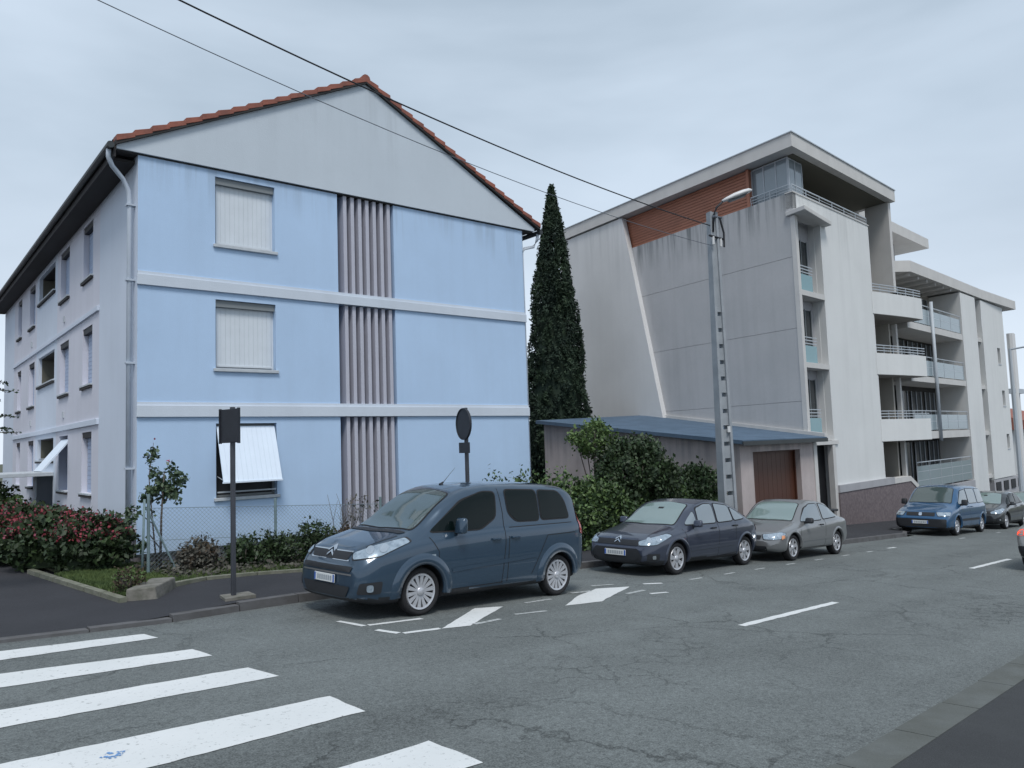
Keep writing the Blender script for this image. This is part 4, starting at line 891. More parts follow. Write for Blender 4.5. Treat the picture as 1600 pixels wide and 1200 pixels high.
mb = MB(); mb.hexa([(12.9, 13.0, gz(13)), (20.4, 13.0, gz(20.4)), (20.4, 13.9, gz(20.4)), (12.9, 13.9, gz(13)), (12.9, 13.0, gz(13) + .7), (20.4, 13.0, gz(20.4) + .95), (20.4, 13.9, gz(20.4) + .95), (12.9, 13.9, gz(13) + .7)], 'leaf_dark'); mb.build('branch_mass', hd)

# grass patches
def grass(name, poly, n, h, m='grass_blade'):
    poly = np.array(poly); mn, mx = poly.min(0), poly.max(0); pts = []
    def inside(x, y):
        c = False; j = len(poly) - 1
        for i in range(len(poly)):
            if (poly[i][1] > y) != (poly[j][1] > y) and x < (poly[j][0] - poly[i][0]) * (y - poly[i][1]) / (poly[j][1] - poly[i][1]) + poly[i][0]: c = not c
            j = i
        return c
    while len(pts) < n:
        x, y = rng.uniform(mn[0], mx[0]), rng.uniform(mn[1], mx[1])
        if inside(x, y): pts.append((x, y))
    V, F = [], []
    for i, (x, y) in enumerate(pts):
        z = gz(x) + ZC + .12; a = rng.uniform(0, 6.28); w = .010; hh = h * rng.uniform(.4, 1.3); dx, dy = rng.normal() * hh * .35, rng.normal() * hh * .35
        V += [(x - math.cos(a) * w, y - math.sin(a) * w, z), (x + math.cos(a) * w, y + math.sin(a) * w, z), (x + dx, y + dy, z + hh)]; F.append((3 * i, 3 * i + 1, 3 * i + 2))
    me = bpy.data.meshes.new(name); me.from_pydata(V, [], F); me.materials.append(MATS[m]); o = bpy.data.objects.new(name, me); COL.objects.link(o)
    tag(o, {'grass': 'short green grass on the verge beside the flowering bush', 'verge_weeds': 'thin weeds and grass along the foot of the garden edging', 'garden_grass': 'rough green grass in the garden behind the dark van'}[name], 'grass'); o['kind'] = 'stuff'; return o
soil = MB(); XS = [4.15, 5.5, 7.2, 9, 12, 16, 21.0]; YS = [12.9, 13.45, 13.2, 13.1, 12.9, 12.75, 12.7]
P = []
for x, y in zip(XS, YS): P += [(x, y - .05, gz(x) + .128), (x, 16.6, gz(x) + .135)]
soil.add(P, [(2 * i, 2 * i + 1, 2 * i + 3, 2 * i + 2) for i in range(len(XS) - 1)], 'soil')
soil.quad([(3.58, 15.4, gz(3.7) + .12), (3.76, 12.1, gz(4) + .12), (4.6, 12.7, gz(4.6) + .13), (5.3, 16.3, gz(5.3) + .13)], 'soil')
soil.quad([(3.72, 15.4, gz(3.7) + .12), (5.3, 16.3, gz(5.3) + .13), (6.6, 37, gz(6) + .13), (4.2, 37, gz(4) + .12)], 'soil'); soil.build('garden_soil', kind='structure')
grass('grass', [(3.62, 15.4), (3.78, 12.15), (4.4, 12.9), (5.2, 13.3), (5.3, 16.2)], 26000, .06)
grass('verge_weeds', [(4.7, 12.9), (5.5, 13.35), (7.3, 13.2), (12, 12.95), (12, 14.6), (5.2, 15.6), (4.7, 13.6)], 30000, .09)
grass('garden_grass', [(9.5, 12.95), (13.2, 12.85), (13.0, 15.5), (9.5, 15.5)], 9000, .28)
P = np.stack([rng.uniform(4.9, 10.5, 5200), rng.uniform(13.35, 15.4, 5200), np.zeros(5200)], 1); P[:, 2] = [gz(x) + ZC + .14 + abs(rng.normal()) * .07 for x in P[:, 0]]
lt = leaf_mesh('leaf_litter', P, .05, 'leaf_dry', None, flat=.5); tag(lt, 'dead leaves and dry stalks on the soil inside the fence', 'leaf litter'); lt['kind'] = 'stuff'
# light edging kerb of the grass corner, stone block
ed = thing('garden_edging', 'pale narrow edging kerb between driveway and grass corner', 'kerb', W(3.75, 15.1, gz(3.75)))
q0, q1 = Vector((3.50, 16.6)), Vector((3.70, 12.0))
for k in range(6):
    a, b = q0.lerp(q1, k / 6 + .004), q0.lerp(q1, (k + 1) / 6 - .004)
    MB().hexa([(a.x - .05, a.y, gz(a.x)), (b.x - .05, b.y, gz(b.x)), (b.x + .05, b.y, gz(b.x)), (a.x + .05, a.y, gz(a.x)), (a.x - .05, a.y, gz(a.x) + .13), (b.x - .05, b.y, gz(b.x) + .13), (b.x + .05, b.y, gz(b.x) + .135), (a.x + .05, a.y, gz(a.x) + .135)], 'garden_edge').build('edging_stone', ed)
sb = thing('stone_block', 'weathered concrete block at the corner of the garden edge', 'block', W(4.2, 12.2, gz(4.2)))
MB().hexa([(3.74, 12.08, gz(4) + .0), (4.14, 11.92, gz(4) + .0), (4.72, 12.75, gz(4.5) + .0), (4.40, 12.98, gz(4.5) + .0), (3.76, 12.10, gz(4) + .25), (4.12, 11.96, gz(4) + .25), (4.70, 12.75, gz(4.5) + .26), (4.40, 12.96, gz(4.5) + .26)], 'block_stone').build('block_body', sb, bevel=.02)
ge = thing('garden_kerb', 'long low concrete edging between dark pavement and fenced garden', 'kerb', W(6, 13.2, gz(6)))
E_ = [(4.66, 12.78), (5.36, 13.15), (6.3, 13.22), (7.25, 13.1), (8.3, 13.0), (9.4, 12.92), (10.5, 12.86), (11.6, 12.8), (12.7, 12.72), (13.8, 12.66), (15, 12.6), (16.2, 12.55), (17.4, 12.5), (18.6, 12.45), (19.8, 12.4), (21.2, 12.35)]
for (x0, y0), (x1, y1) in zip(E_, E_[1:]):
    x0 += .01; x1 -= .01; j = random.uniform(-.01, .01)
    MB().hexa([(x0, y0 + j, gz(x0)), (x1, y1 + j, gz(x1)), (x1, y1 + .14, gz(x1)), (x0, y0 + .14, gz(x0)), (x0, y0 + j, gz(x0) + .17), (x1, y1 + j, gz(x1) + .17), (x1, y1 + .14, gz(x1) + .17), (x0, y0 + .14, gz(x0) + .17)], 'garden_edge').build('edging_stone', ge)

# red flowering bush (three masses along the side wall)
def flower_bush(label, parts_, zt):
    x0, y0 = parts_[0][0], parts_[0][1]; z0 = gz(x0) + ZC + .12
    t = thing('flowering_bush', label, 'bush', (x0, y0, z0), 'red flowering bushes by the side wall')
    P, Fl = [], []
    for (x, y, r, h) in parts_:
        P.append(clumps((x, y, z0 + h * .5), (r, r, h * .52), 210, 40, .085, .6, zmin=z0))
        u = clumps((x, y, z0 + h * .50), (r * 1.0, r * 1.0, h * .56), 190, 15, .065, .93, zmin=z0 + h * .62); Fl.append(u)
    P = np.concatenate(P); Fl = np.concatenate(Fl); k = rng.random(len(P)) < .18
    leaf_mesh('foliage', P[~k], .07, 'leaf_dark', t); leaf_mesh('young_foliage', P[k], .07, 'leaf_hedge', t)
    k = rng.random(len(Fl)) < .3; leaf_mesh('flowers', Fl[~k], .045, 'flower_red', t, aspect=1.1); leaf_mesh('pale_flowers', Fl[k], .045, 'flower_pink', t, aspect=1.1)
    stems('stem', [([(x, y, z0), (x + random.uniform(-.3, .3), y + .2, z0 + h * .6)], [.03, .012]) for (x, y, r, h) in parts_ for _ in range(3)], 'twig', t)
    for (x, y, r, h) in parts_:
        cb = MB(LOCAL); o_ = Vector((x - x0, y - y0, 0)); cb.tube([tuple(o_ + Vector((0, 0, .05))), tuple(o_ + Vector((0, 0, h * .4))), tuple(o_ + Vector((0, 0, h * .8)))], [r * .75, r * .8, r * .4], 'leaf_dark', 8); cb.build('branch_mass', t)
flower_bush('dark green bush with crimson flowers nearest the corner of the blue building', [(4.35, 16.0, .70, .95), (4.0, 17.1, .8, 1.0)], 0)
flower_bush('flowering red and green bush in the middle of the row along the side wall', [(3.75, 18.6, .9, 1.0), (3.75, 20.2, .95, .98)], 0)
flower_bush('flowering bush at the left picture edge along the driveway', [(3.55, 22.0, 1.1, .95), (3.4, 24.0, 1.1, .9)], 0)
bush('hedge_bush', 'yellow green hedge beside the entrance ramp at far left', 'hedge', (4.6, 27.5, .6), (1.0, 2.2, .75), 220, 36, .1, .08, 'leaf_light', 'leaf_hedge', .4)
# weeds at the grass corner
bush('weed_clump', 'small brown and green weed clump at the tip of the grass corner', 'plant', (3.92, 12.5, .18), (.22, .22, .2), 40, 20, .04, .03, 'leaf_brown', 'leaf_light', .35)

# rose tree with support stake
rx, ry = 5.15, 14.7; rz = gz(rx) + ZC + .12
rt = thing('rose_tree', 'tall thin rose standing before the corner of the blue wall', 'plant', (rx, ry, rz))
stems('stem', [([(rx, ry, rz), (rx + .02, ry, rz + 1.0), (rx + .05, ry - .05, rz + 1.8)], [.028, .02, .01]), ([(rx - .05, ry, rz), (rx - .15, ry, rz + 1.1), (rx - .2, ry, rz + 1.75), (rx - .12, ry, rz + 2.35)], [.018, .014, .009, .004]), ([(rx, ry, rz + 1.2), (rx + .3, ry, rz + 1.5)], [.012, .006]), ([(rx + .02, ry, rz + .4), (rx - .25, ry - .1, rz + .75)], [.012, .01]), ([(rx - .15, ry, rz + .9), (rx - .42, ry, rz + 1.15), (rx - .55, ry, rz + 1.2)], [.01, .008, .005])], 'twig', rt)
P = np.concatenate([clumps((rx + .12, ry, rz + 1.55), (.34, .3, .36), 46, 14, .05, .3), clumps((rx - .2, ry, rz + 1.35), (.12, .12, .25), 12, 12, .04, .3), clumps((rx - .16, ry, rz + 2.05), (.13, .1, .33), 14, 8, .035, .2), clumps((rx - .5, ry, rz + 1.1), (.14, .1, .15), 8, 9, .035, .3), clumps((rx - .32, ry, rz + .55), (.1, .1, .15), 7, 9, .035, .3)])
leaf_mesh('foliage', P, .06, 'leaf_rose', rt, aspect=1.5)
leaf_mesh('rose_bloom', np.array([[rx + .08, ry - .15, rz + 2.02], [rx - .12, ry - .05, rz + 2.42], [rx + .1, ry - .15, rz + 2.0]]), .07, 'flower_pink', rt, aspect=1)
stems('stake', [([(4.72, 14.35, gz(4.7) + ZC), (4.76, 14.35, gz(4.7) + ZC + 1.45)], .022)], 'fence_post', rt)
# dry bushes behind the fence
for i, (x, y, r, h, m, lab) in enumerate([(5.75, 14.3, .42, .64, 'leaf_dry', 'dry grey brown shrub beside the rose, first in the fenced strip'), (6.5, 14.2, .42, .60, 'leaf_dark', 'dark green weedy shrub second in the fenced strip'),
        (7.15, 14.15, .45, .68, 'leaf_dark', 'dark green low shrub around the second fence post'), (7.95, 14.1, .5, .86, 'leaf_dark', 'taller dark green shrub right of the fence post'), (8.7, 14.1, .45, .68, 'leaf_brown', 'brownish shrub half hidden by the front of the van')]):
    bush('dry_shrub', lab, 'shrub', (x, y, h * .45), (r, r * .8, h * .55), 90, 24, .06, .045, m, 'leaf_hedge' if i in (1, 2, 3) else 'leaf_brown', .3, shell=.3)
# bare twigs against the wall
bt = thing('bare_shrub', 'bare twiggy shrub rising above the fence before the striped wall', 'shrub', (9.0, 14.4, gz(9) + ZC + .12))
L_ = []
for k in range(16):
    a = random.uniform(-.7, .7); x0 = 8.9 + random.uniform(-.3, .3); h = random.uniform(.9, 1.5); z0 = gz(9) + ZC + .12
    L_.append(([(x0, 14.4, z0), (x0 + a * .3, 14.4, z0 + h * .6), (x0 + a * .6, 14.4, z0 + h)], [.010, .007, .003]))
    L_.append(([(x0 + a * .3, 14.4, z0 + h * .6), (x0 + a * .3 + random.uniform(-.2, .2), 14.4, z0 + h * .9)], [.006, .003]))
stems('twig', L_, 'twig', bt); leaf_mesh('foliage', clumps((9.2, 14.4, gz(9) + ZC + 1.15), (.5, .3, .3), 14, 7, .05, .3), .05, 'leaf_dry', bt)
# branches of a conifer poking in at the left edge
TX, TY = 1.55, 14.0
ct = thing('conifer_tree', 'dark layered conifer branches poking in at the left edge', 'tree', W(TX, TY, gz(TX)))
stems('trunk', [([(TX, TY, gz(TX) + ZC), (TX, TY, 3.9)], [.08, .03])], 'bark', ct)
P = []; st = []
for k in range(22):
    z = 2.35 + k * .065; a = random.uniform(-.6, .6) if k % 3 else random.uniform(2.2, 4.0); L = random.uniform(.85, 1.28) * (1.0 - .012 * k); bx, by = math.cos(a), math.sin(a)
    st.append(([(TX, TY, z), (TX + bx * L, TY + by * L, z + .05 - .1 * L)], [.016, .005]))
    for q in np.linspace(.25, 1, 12): P.append((TX + bx * L * q, TY + by * L * q, z + .05 * q - .1 * L * q))
stems('branch', st, 'bark', ct); P = (np.array(P)[:, None, :] + rng.normal(size=(len(P), 11, 3)) * np.array([.045, .05, .014])).reshape(-1, 3); leaf_mesh('foliage', P, .03, 'leaf_cypress', ct, flat=.7)

# chain link fence
FO, F1 = Vector((4.85, 14.42)), Vector((13.0, 13.75)); FL = (F1 - FO).length; fdv = (F1 - FO).normalized()
def fp_(s, h): p = FO + fdv * s; return (p.x, p.y, gz(p.x) + .12 + h)
fe = thing('chain_link_fence', 'grey chain link fence on thin posts before the blue wall', 'fence', W(FO.x, FO.y, gz(FO.x)))
for s in (0.0, 2.32, 4.65, 6.95): MB().tube([fp_(s, -.1), fp_(s, 1.32 if s else 1.42)], .028, 'fence_post', 8).build('post', fe)
MB().tube([fp_(.0, 1.1), fp_(.45, .1)], .018, 'fence_post', 6).build('brace', fe)
mb = MB(); Hf = 1.18; st_ = .075
def seg(p, q, r):
    d = .004
    mb.add([(p[0], p[1], p[2] - r), (p[0], p[1], p[2] + r), (q[0], q[1], q[2] + r), (q[0], q[1], q[2] - r), (p[0], p[1] - d, p[2]), (q[0], q[1] - d, q[2])], [(0, 1, 2, 3), (4, 0, 3, 5), (4, 1, 2, 5)], 'fence_wire')
n = int(FL / st_)
for k in range(-int(Hf / st_), n):
    s0 = k * st_; a0, h0 = (s0, 0) if s0 >= 0 else (0, -s0); s1 = s0 + Hf; a1, h1 = (s1, Hf) if s1 <= FL else (FL, FL - s0)
    seg(fp_(a0, h0), fp_(a1, h1), .0028); seg(fp_(a0, Hf - h0), fp_(a1, Hf - h1), .0028)
mb.build('wire_mesh', fe, recalc=False, kind='stuff')
for h in (.04, .6, 1.17): MB().tube([fp_(0, h), fp_(FL, h)], .005, 'fence_wire', 5).build('tension_wire', fe)

# ------------------------------------------------------------------ CARS
def lerp(a, b, t): return a + (b - a) * t
def interp(x, tab): return float(np.interp(x, [p[0] for p in tab], [p[1] for p in tab]))
def car(name, label, X0, Y0, spec, group='cars parked along the far kerb', flip=False, simple=False):
    """Y0: y of the street-side flank; local x runs front to back, street side is -y"""
    L, Wd = spec['L'], spec['W']; hw = Wd / 2; pm = spec['paint']
    xc = X0; yc = Y0 + hw
    root = thing(name, label, spec.get('cat', 'car'), W(xc, yc, gz(xc)), group, rot=(0, math.atan(SLOPE) if not flip else -math.atan(SLOPE), math.pi if flip else 0))
    top, belt, bot, plan = spec['top'], spec['belt'], spec.get('bottom', [(0, .25), (.3, .18), (L - .4, .20), (L, .32)]), spec['plan']
    xs_ = sorted(set([0, .05, .13, .25, .42] + [round(v, 3) for v in np.linspace(.6, L - .5, 20)] + [L - .35, L - .2, L - .1, L - .03, L] + [p[0] for p in top]))
    xs_ = [x for i, x in enumerate(xs_) if i == 0 or x - xs_[i - 1] > .025]
    rings = []
    for x in xs_:
        zt = interp(x, top); zs = min(interp(x, belt), zt - .05); zb = interp(x, bot); w = hw * interp(x, plan); g_ = zt - zs; k = min(max((g_ - .05) / .4, 0), 1)
        th_ = spec.get('tumble', 0.0)
        H = [(0, zb), (.80 * w, zb), (.965 * w, zb + .05), (.995 * w, zb + .2), (w, zb + .5 * (zs - zb)), (.992 * w, zs - .10), (.965 * w, zs - .015), (.935 * w, zs + .02 * k),
             (lerp(.88, .915 - th_ * .3, k) * w, zs + g_ * lerp(.45, .16, k)), (lerp(.76, .85 - th_, k) * w, zs + g_ * lerp(.74, .62, k)), (lerp(.62, .79 - th_, k) * w, zs + g_ * lerp(.88, .87, k)), (lerp(.42, .66 - th_, k) * w, zs + g_ * lerp(.96, .965, k)), (0, zt)]
        rings.append([(x, -y, z) for y, z in H] + [(x, y, z) for y, z in H[-2:0:-1]])
    # rounded ends
    def shrink(r, x, f):
        cz = sum(p[2] for p in r) / len(r); return [(x, p[1] * f, cz + (p[2] - cz) * f) for p in r]
    rings = [shrink(rings[0], -.035, .80), shrink(rings[0], -.022, .93)] + rings + [shrink(rings[-1], L + .02, .93), shrink(rings[-1], L + .035, .78)]
    n = len(rings[0]); V = [p for r in rings for p in r]; F = [(i * n + k, i * n + (k + 1) % n, (i + 1) * n + (k + 1) % n, (i + 1) * n + k) for i in range(len(rings) - 1) for k in range(n)]
    F += [tuple(range(n)), tuple((len(rings) - 1) * n + k for k in range(n))[::-1]]
    me = bpy.data.meshes.new('body'); me.from_pydata(V, [], F); bm = bmesh.new(); bm.from_mesh(me); bmesh.ops.recalc_face_normals(bm, faces=bm.faces); bm.to_mesh(me); bm.free()
    body = bpy.data.objects.new('body', me); COL.objects.link(body)
    sub = body.modifiers.new('s', 'SUBSURF'); sub.levels = 1 if simple else 2
    # wheel arches
    dg = bpy.context.evaluated_depsgraph_get(); dg.update(); base = bpy.data.meshes.new_from_object(body.evaluated_get(dg)); body.modifiers.clear(); body.data = base
    for wx in spec['wheels']:
        for sgn in (-1, 1):
            for att in range(6):
                ra = spec['wr'] + .055 + .0013 * att; mbc = MB(LOCAL); nn = 32 + att
                mbc.prism([(wx + math.cos(2 * math.pi * (k + .37) / nn) * ra, sgn * (hw + .2), spec['wr'] + math.sin(2 * math.pi * (k + .37) / nn) * ra) for k in range(nn)], (0, -sgn * .48, 0), 'black_plastic')
                c = mbc.build('cut', None); bo = body.modifiers.new('b', 'BOOLEAN'); bo.operation = 'DIFFERENCE'; bo.object = c; bo.solver = 'EXACT' if att < 4 else 'FAST'
                dg = bpy.context.evaluated_depsgraph_get(); dg.update(); new = bpy.data.meshes.new_from_object(body.evaluated_get(dg)); body.modifiers.clear(); bpy.data.objects.remove(c)
                ys = [abs(v.co.y) for v in new.vertices]
                if ys and max(ys) < hw + .1 and len(new.polygons) > len(body.data.polygons) * .6: body.data = new; break
    me2 = body.data
    me2.materials.clear(); me2.materials.append(MATS[pm]); me2.materials.append(MATS['black_plastic'])
    for p in me2.polygons:
        p.use_smooth = True; p.material_index = 0
        c = p.center
        for wx in spec['wheels']:
            dd = math.hypot(c.x - wx, c.z - spec['wr'])
            if dd < spec['wr'] + .053 or (abs(abs(c.y) - (hw - .28)) < .02 and dd < spec['wr'] + .06): p.material_index = 1
            elif abs(dd - spec['wr'] - .055) < .012 and Vector((c.x - wx, 0, c.z - spec['wr'])).normalized().dot(p.normal) < -.5: p.material_index = 1
        if c.z < .30 and spec.get('skirt', True) and p.normal.z < -.3: p.material_index = 1
    me2.name = 'body'; body.parent = root
    es = [e for e in me2.edges]
    try: me2.set_sharp_from_angle(angle=R(38))
    except Exception: pass
    bvh = BVHTree.FromPolygons([v.co.copy() for v in me2.vertices], [tuple(p.vertices) for p in me2.polygons])
    uc = (hw + .06) / 1.414
    DIRS = {'left': lambda u, v: (Vector((u, -3, v)), Vector((0, 1, 0))), 'right': lambda u, v: (Vector((u, 3, v)), Vector((0, -1, 0))), 'top': lambda u, v: (Vector((u, v, 4)), Vector((0, 0, -1))),
            'front': lambda u, v: (Vector((-3, u, v)), Vector((1, 0, 0))), 'rear': lambda u, v: (Vector((L + 3, u, v)), Vector((-1, 0, 0))),
            'fl': lambda u, v: (Vector((-2, -2, v)) + Vector((1, -1, 0)).normalized() * (u + uc), Vector((1, 1, 0)).normalized()), 'fr': lambda u, v: (Vector((-2, 2, v)) + Vector((1, 1, 0)).normalized() * (uc - u), Vector((1, -1, 0)).normalized())}
    def hit(mode, u, v, off):
        o, d = DIRS[mode](u, v); loc, nrm, i, dist = bvh.ray_cast(o, d)
        if loc is None: return None
        if nrm.dot(d) > 0: nrm = -nrm
        return loc + nrm * off
    def rnd(poly, r):
        if r <= 0: return poly
        out = []
        for i, p in enumerate(poly):
            a, b = Vector(poly[i - 1]), Vector(poly[(i + 1) % len(poly)]); p = Vector(p); da, db = (a - p), (b - p); ra_ = min(r, da.length * .45, db.length * .45)
            q0, q1 = p + da.normalized() * ra_, p + db.normalized() * ra_
            for t in (0, .33, .67, 1): out.append(tuple(q0 * (1 - t) ** 2 + p * 2 * t * (1 - t) + q1 * t * t))
        return out
    def decal(name_, mode, poly, m, off=.004, r=.03, thr=.09, parent=None, label_=None):
        poly = rnd(poly, r); b = bmesh.new(); vs = [b.verts.new((p[0], p[1], 0)) for p in poly]; b.faces.new(vs); bmesh.ops.triangulate(b, faces=b.faces)
        for _ in range(5):
            e = [e for e in b.edges if e.calc_length() > thr]
            if not e: break
            bmesh.ops.subdivide_edges(b, edges=e, cuts=1); bmesh.ops.triangulate(b, faces=b.faces)
        bad = []
        for v in b.verts:
            h = hit(mode, v.co.x, v.co.y, off)
            if h is None: bad.append(v)
            else: v.co = h
        if bad: bmesh.ops.delete(b, geom=bad, context='VERTS')
        me_ = bpy.data.meshes.new(name_); b.to_mesh(me_); b.free(); me_.materials.append(MATS[m]); me_.polygons.foreach_set('use_smooth', [True] * len(me_.polygons))
        o = bpy.data.objects.new(name_, me_); COL.objects.link(o); o.parent = parent or root
        if label_: o['label'] = label_
        return o
    def line(name_, mode, pts, w, m, off=.006, parent=None):
        mb_ = MB(LOCAL); P = []
        for (x0, y0), (x1, y1) in zip(pts, pts[1:]):
            nseg = max(1, int(math.hypot(x1 - x0, y1 - y0) / .06))
            for i in range(nseg): P.append((lerp(x0, x1, i / nseg), lerp(y0, y1, i / nseg)))
        P.append(pts[-1]); q = []
        for i, p in enumerate(P):
            a, b_ = P[max(i - 1, 0)], P[min(i + 1, len(P) - 1)]; d = Vector((b_[0] - a[0], b_[1] - a[1])).normalized(); nn_ = Vector((-d.y, d.x)) * w / 2
            h0, h1 = hit(mode, p[0] + nn_.x, p[1] + nn_.y, off), hit(mode, p[0] - nn_.x, p[1] - nn_.y, off)
            q.append((h0, h1))
        q = [x for x in q if x[0] and x[1]]
        pts3 = [c for x in q for c in x]
        if len(q) < 2: return
        mb_.add(pts3, [(2 * i, 2 * i + 1, 2 * i + 3, 2 * i + 2) for i in range(len(q) - 1)], m); return mb_.build(name_, parent or root, smooth=True, recalc=False)
    sides = ('left',) if simple else ('left', 'right')
    for sd in sides:
        for nm, poly in spec['side_windows']:
            cxp = sum(p[0] for p in poly) / len(poly); cyp = sum(p[1] for p in poly) / len(poly)
            big = [(cxp + (p[0] - cxp) * 1 + math.copysign(.022, p[0] - cxp), p[1] + math.copysign(.02, p[1] - cyp)) for p in poly]
            w_ = decal('side_window', sd, poly, spec.get('side_glass', 'car_glass'), .009, spec.get('win_r', .05)); decal('window_seal', sd, big, 'rubber', .005, spec.get('win_r', .05) + .015, parent=w_)
        for pts in spec.get('gaps', []): line('door_gap', sd, pts, .011, 'rubber', .003)
        for (hx, hz_) in spec.get('handles', []):
            h = hit(sd, hx, hz_, .02); s_ = -1 if sd == 'left' else 1
            if h: 
                MB(LOCAL).box(h.x - .085, h.x + .085, h.y - .016, h.y + .016, h.z - .016, h.z + .016, spec.get('handle_mat', pm)).build('door_handle', root, bevel=.008)
        for pts, w, m in spec.get('mouldings', []): line('moulding', sd, pts, w, m, .010)
        if 'mirror' in spec:
            mx, mz = spec['mirror']; h = hit(sd, mx, mz, 0); s_ = -1 if sd == 'left' else 1
            if h:
                mh = spec.get('mirror_h', .2); mb_ = MB(LOCAL); y0 = h.y + s_ * .05; y1 = h.y + s_ * .24
                mb_.hexa([(mx - .08, min(y0, y1), mz - .04), (mx + .05, min(y0, y1), mz - .04), (mx + .05, max(y0, y1), mz - .04), (mx - .08, max(y0, y1), mz - .04), (mx - .04, min(y0, y1), mz - .04 + mh), (mx + .05, min(y0, y1), mz - .04 + mh), (mx + .05, max(y0, y1), mz - .04 + mh), (mx - .04, max(y0, y1), mz - .04 + mh)], spec.get('mirror_mat', pm))
                mo = mb_.build('wing_mirror', root, bevel=.035, smooth=True)
                MB(LOCAL).box(mx - .02, mx + .04, min(h.y - s_ * .03, y0 + s_ * .03), max(h.y - s_ * .03, y0 + s_ * .03), mz - .05, mz, 'black_plastic').build('mirror_arm', mo)
        if 'side_lamp' in spec: u, v = spec['side_lamp']; decal('side_lamp', sd, [(u - .035, v - .022), (u + .035, v - .022), (u + .035, v + .022), (u - .035, v + .022)], 'headlamp', .008, .01)
    for wx in spec['wheels']:
        for sd in sides:
            sg = -1 if sd == 'left' else 1; q = []
            for k in range(29):
                a = R(-14 + 208 * k / 28); ra = spec['wr'] + .054; fw = spec.get('flare', .05)
                h0 = hit(sd, wx + math.cos(a) * (ra + .006), spec['wr'] + math.sin(a) * (ra + .006), .004); h1 = hit(sd, wx + math.cos(a) * (ra + fw), spec['wr'] + math.sin(a) * (ra + fw), .002); h2 = hit(sd, wx + math.cos(a) * (ra + fw * .55), spec['wr'] + math.sin(a) * (ra + fw * .55), .004)
                if h0 is None or h1 is None or h2 is None or min(abs(h0.y), abs(h1.y), abs(h2.y)) < hw * .8: continue
                lip = spec.get('lip', .014); p0 = Vector((wx + math.cos(a) * (ra - .004), h0.y + sg * lip * .9, spec['wr'] + math.sin(a) * (ra - .004))); pin = p0.copy(); pin.y -= sg * .06
                q.append([pin, p0, Vector((h2.x, h2.y + sg * lip, h2.z)), h1])
            if len(q) > 4:
                mb_ = MB(LOCAL); mb_.add([c for r_ in q for c in r_], [(4 * i + j, 4 * i + j + 1, 4 * i + j + 5, 4 * i + j + 4) for i in range(len(q) - 1) for j in range(3)], pm); mb_.build('wheel_arch', root, smooth=True)
    # windshield / rear window
    for nm, mode, poly, m in spec['screens']:
        w_ = decal(nm, mode, poly, m, .009, .07)
        cxp = sum(p[0] for p in poly) / len(poly); cyp = 0 if mode in ('top', 'front', 'rear') else 0
        big = [(p[0] + math.copysign(.02, p[0] - cxp), p[1] + math.copysign(.02, p[1])) for p in poly]
        decal('screen_seal', mode, big, 'rubber', .005, .08, parent=w_)
    for nm, mode, poly, m, off, r in spec.get('details', []): decal(nm, mode, poly, m, off, r)
    for nm, mode, pts, w, m in spec.get('lines', []): line(nm, mode, pts, w, m)
    # headlights on both corners
    if 'headlight' in spec:
        for mode, sg in (('fl', 1), ('fr', -1)):
            poly = [(u * sg if False else u * sg, v) for u, v in spec['headlight']] if mode == 'fl' else [(-u, v) for u, v in spec['headlight']]
            hl = decal('headlight', mode, poly, 'headlamp', .012, .03, .06)
            decal('lamp_surround', mode, [(u * 1.0, v) for u, v in [((p[0] - sum(q[0] for q in poly) / len(poly)) * 1.07 + sum(q[0] for q in poly) / len(poly), (p[1] - sum(q[1] for q in poly) / len(poly)) * 1.12 + sum(q[1] for q in poly) / len(poly)) for p in poly]], 'black_plastic', .006, .03, .06, parent=hl)
            mu, mv = sum(p[0] for p in poly) / len(poly), sum(p[1] for p in poly) / len(poly)
            for du in (-.11, .06): 
                nn = 14; decal('reflector', mode, [(mu + du + .055 * math.cos(2 * math.pi * k / nn), mv + .05 * math.sin(2 * math.pi * k / nn) + (.01 if du > 0 else -.01)) for k in range(nn)], 'lamp_detail', .016, 0, .08, parent=hl)
    # badge of two stacked chevrons
    if spec.get('chevrons'):
        y_, z_, s_ = spec['chevrons']; mb_ = MB(LOCAL); ok = True
        for dz in (0, .055 * s_):
            for sg in (-1, 1):
                pts = []
                for u, v in ((0, .05), (.075, 0), (.075, -.028), (0, .022)):
                    h = hit('front', y_ + sg * u * s_, z_ + dz + v * s_, .022); pts.append(h)
                if all(pts): mb_.add([tuple(p) for p in pts] + [(p.x + .02, p.y, p.z) for p in pts], [(0, 1, 2, 3), (0, 4, 5, 1), (1, 5, 6, 2), (2, 6, 7, 3), (3, 7, 4, 0)], 'chrome')
        mb_.build('badge', root)
    if 'plate' in spec:
        z_ = spec['plate']; h = hit('front', 0, z_, .02) or Vector((-.03, 0, z_)); x_ = h.x - .012; y0 = spec.get('plate_y', 0)
        pl = MB(LOCAL).box(x_, x_ + .012, y0 - .26, y0 + .26, z_ - .055, z_ + .055, 'plate_white').build('number_plate', root, bevel=.004)
        mb_ = MB(LOCAL); 
        mb_.box(x_ - .002, x_, y0 - .258, y0 - .222, z_ - .05, z_ + .05, 'plate_blue'); mb_.box(x_ - .002, x_, y0 + .222, y0 + .258, z_ - .05, z_ + .05, 'plate_blue')
        for k in range(7): mb_.box(x_ - .002, x_, y0 - .19 + k * .055, y0 - .15 + k * .055, z_ - .032, z_ + .032, 'plate_grey')
        mb_.build('plate_print', pl)
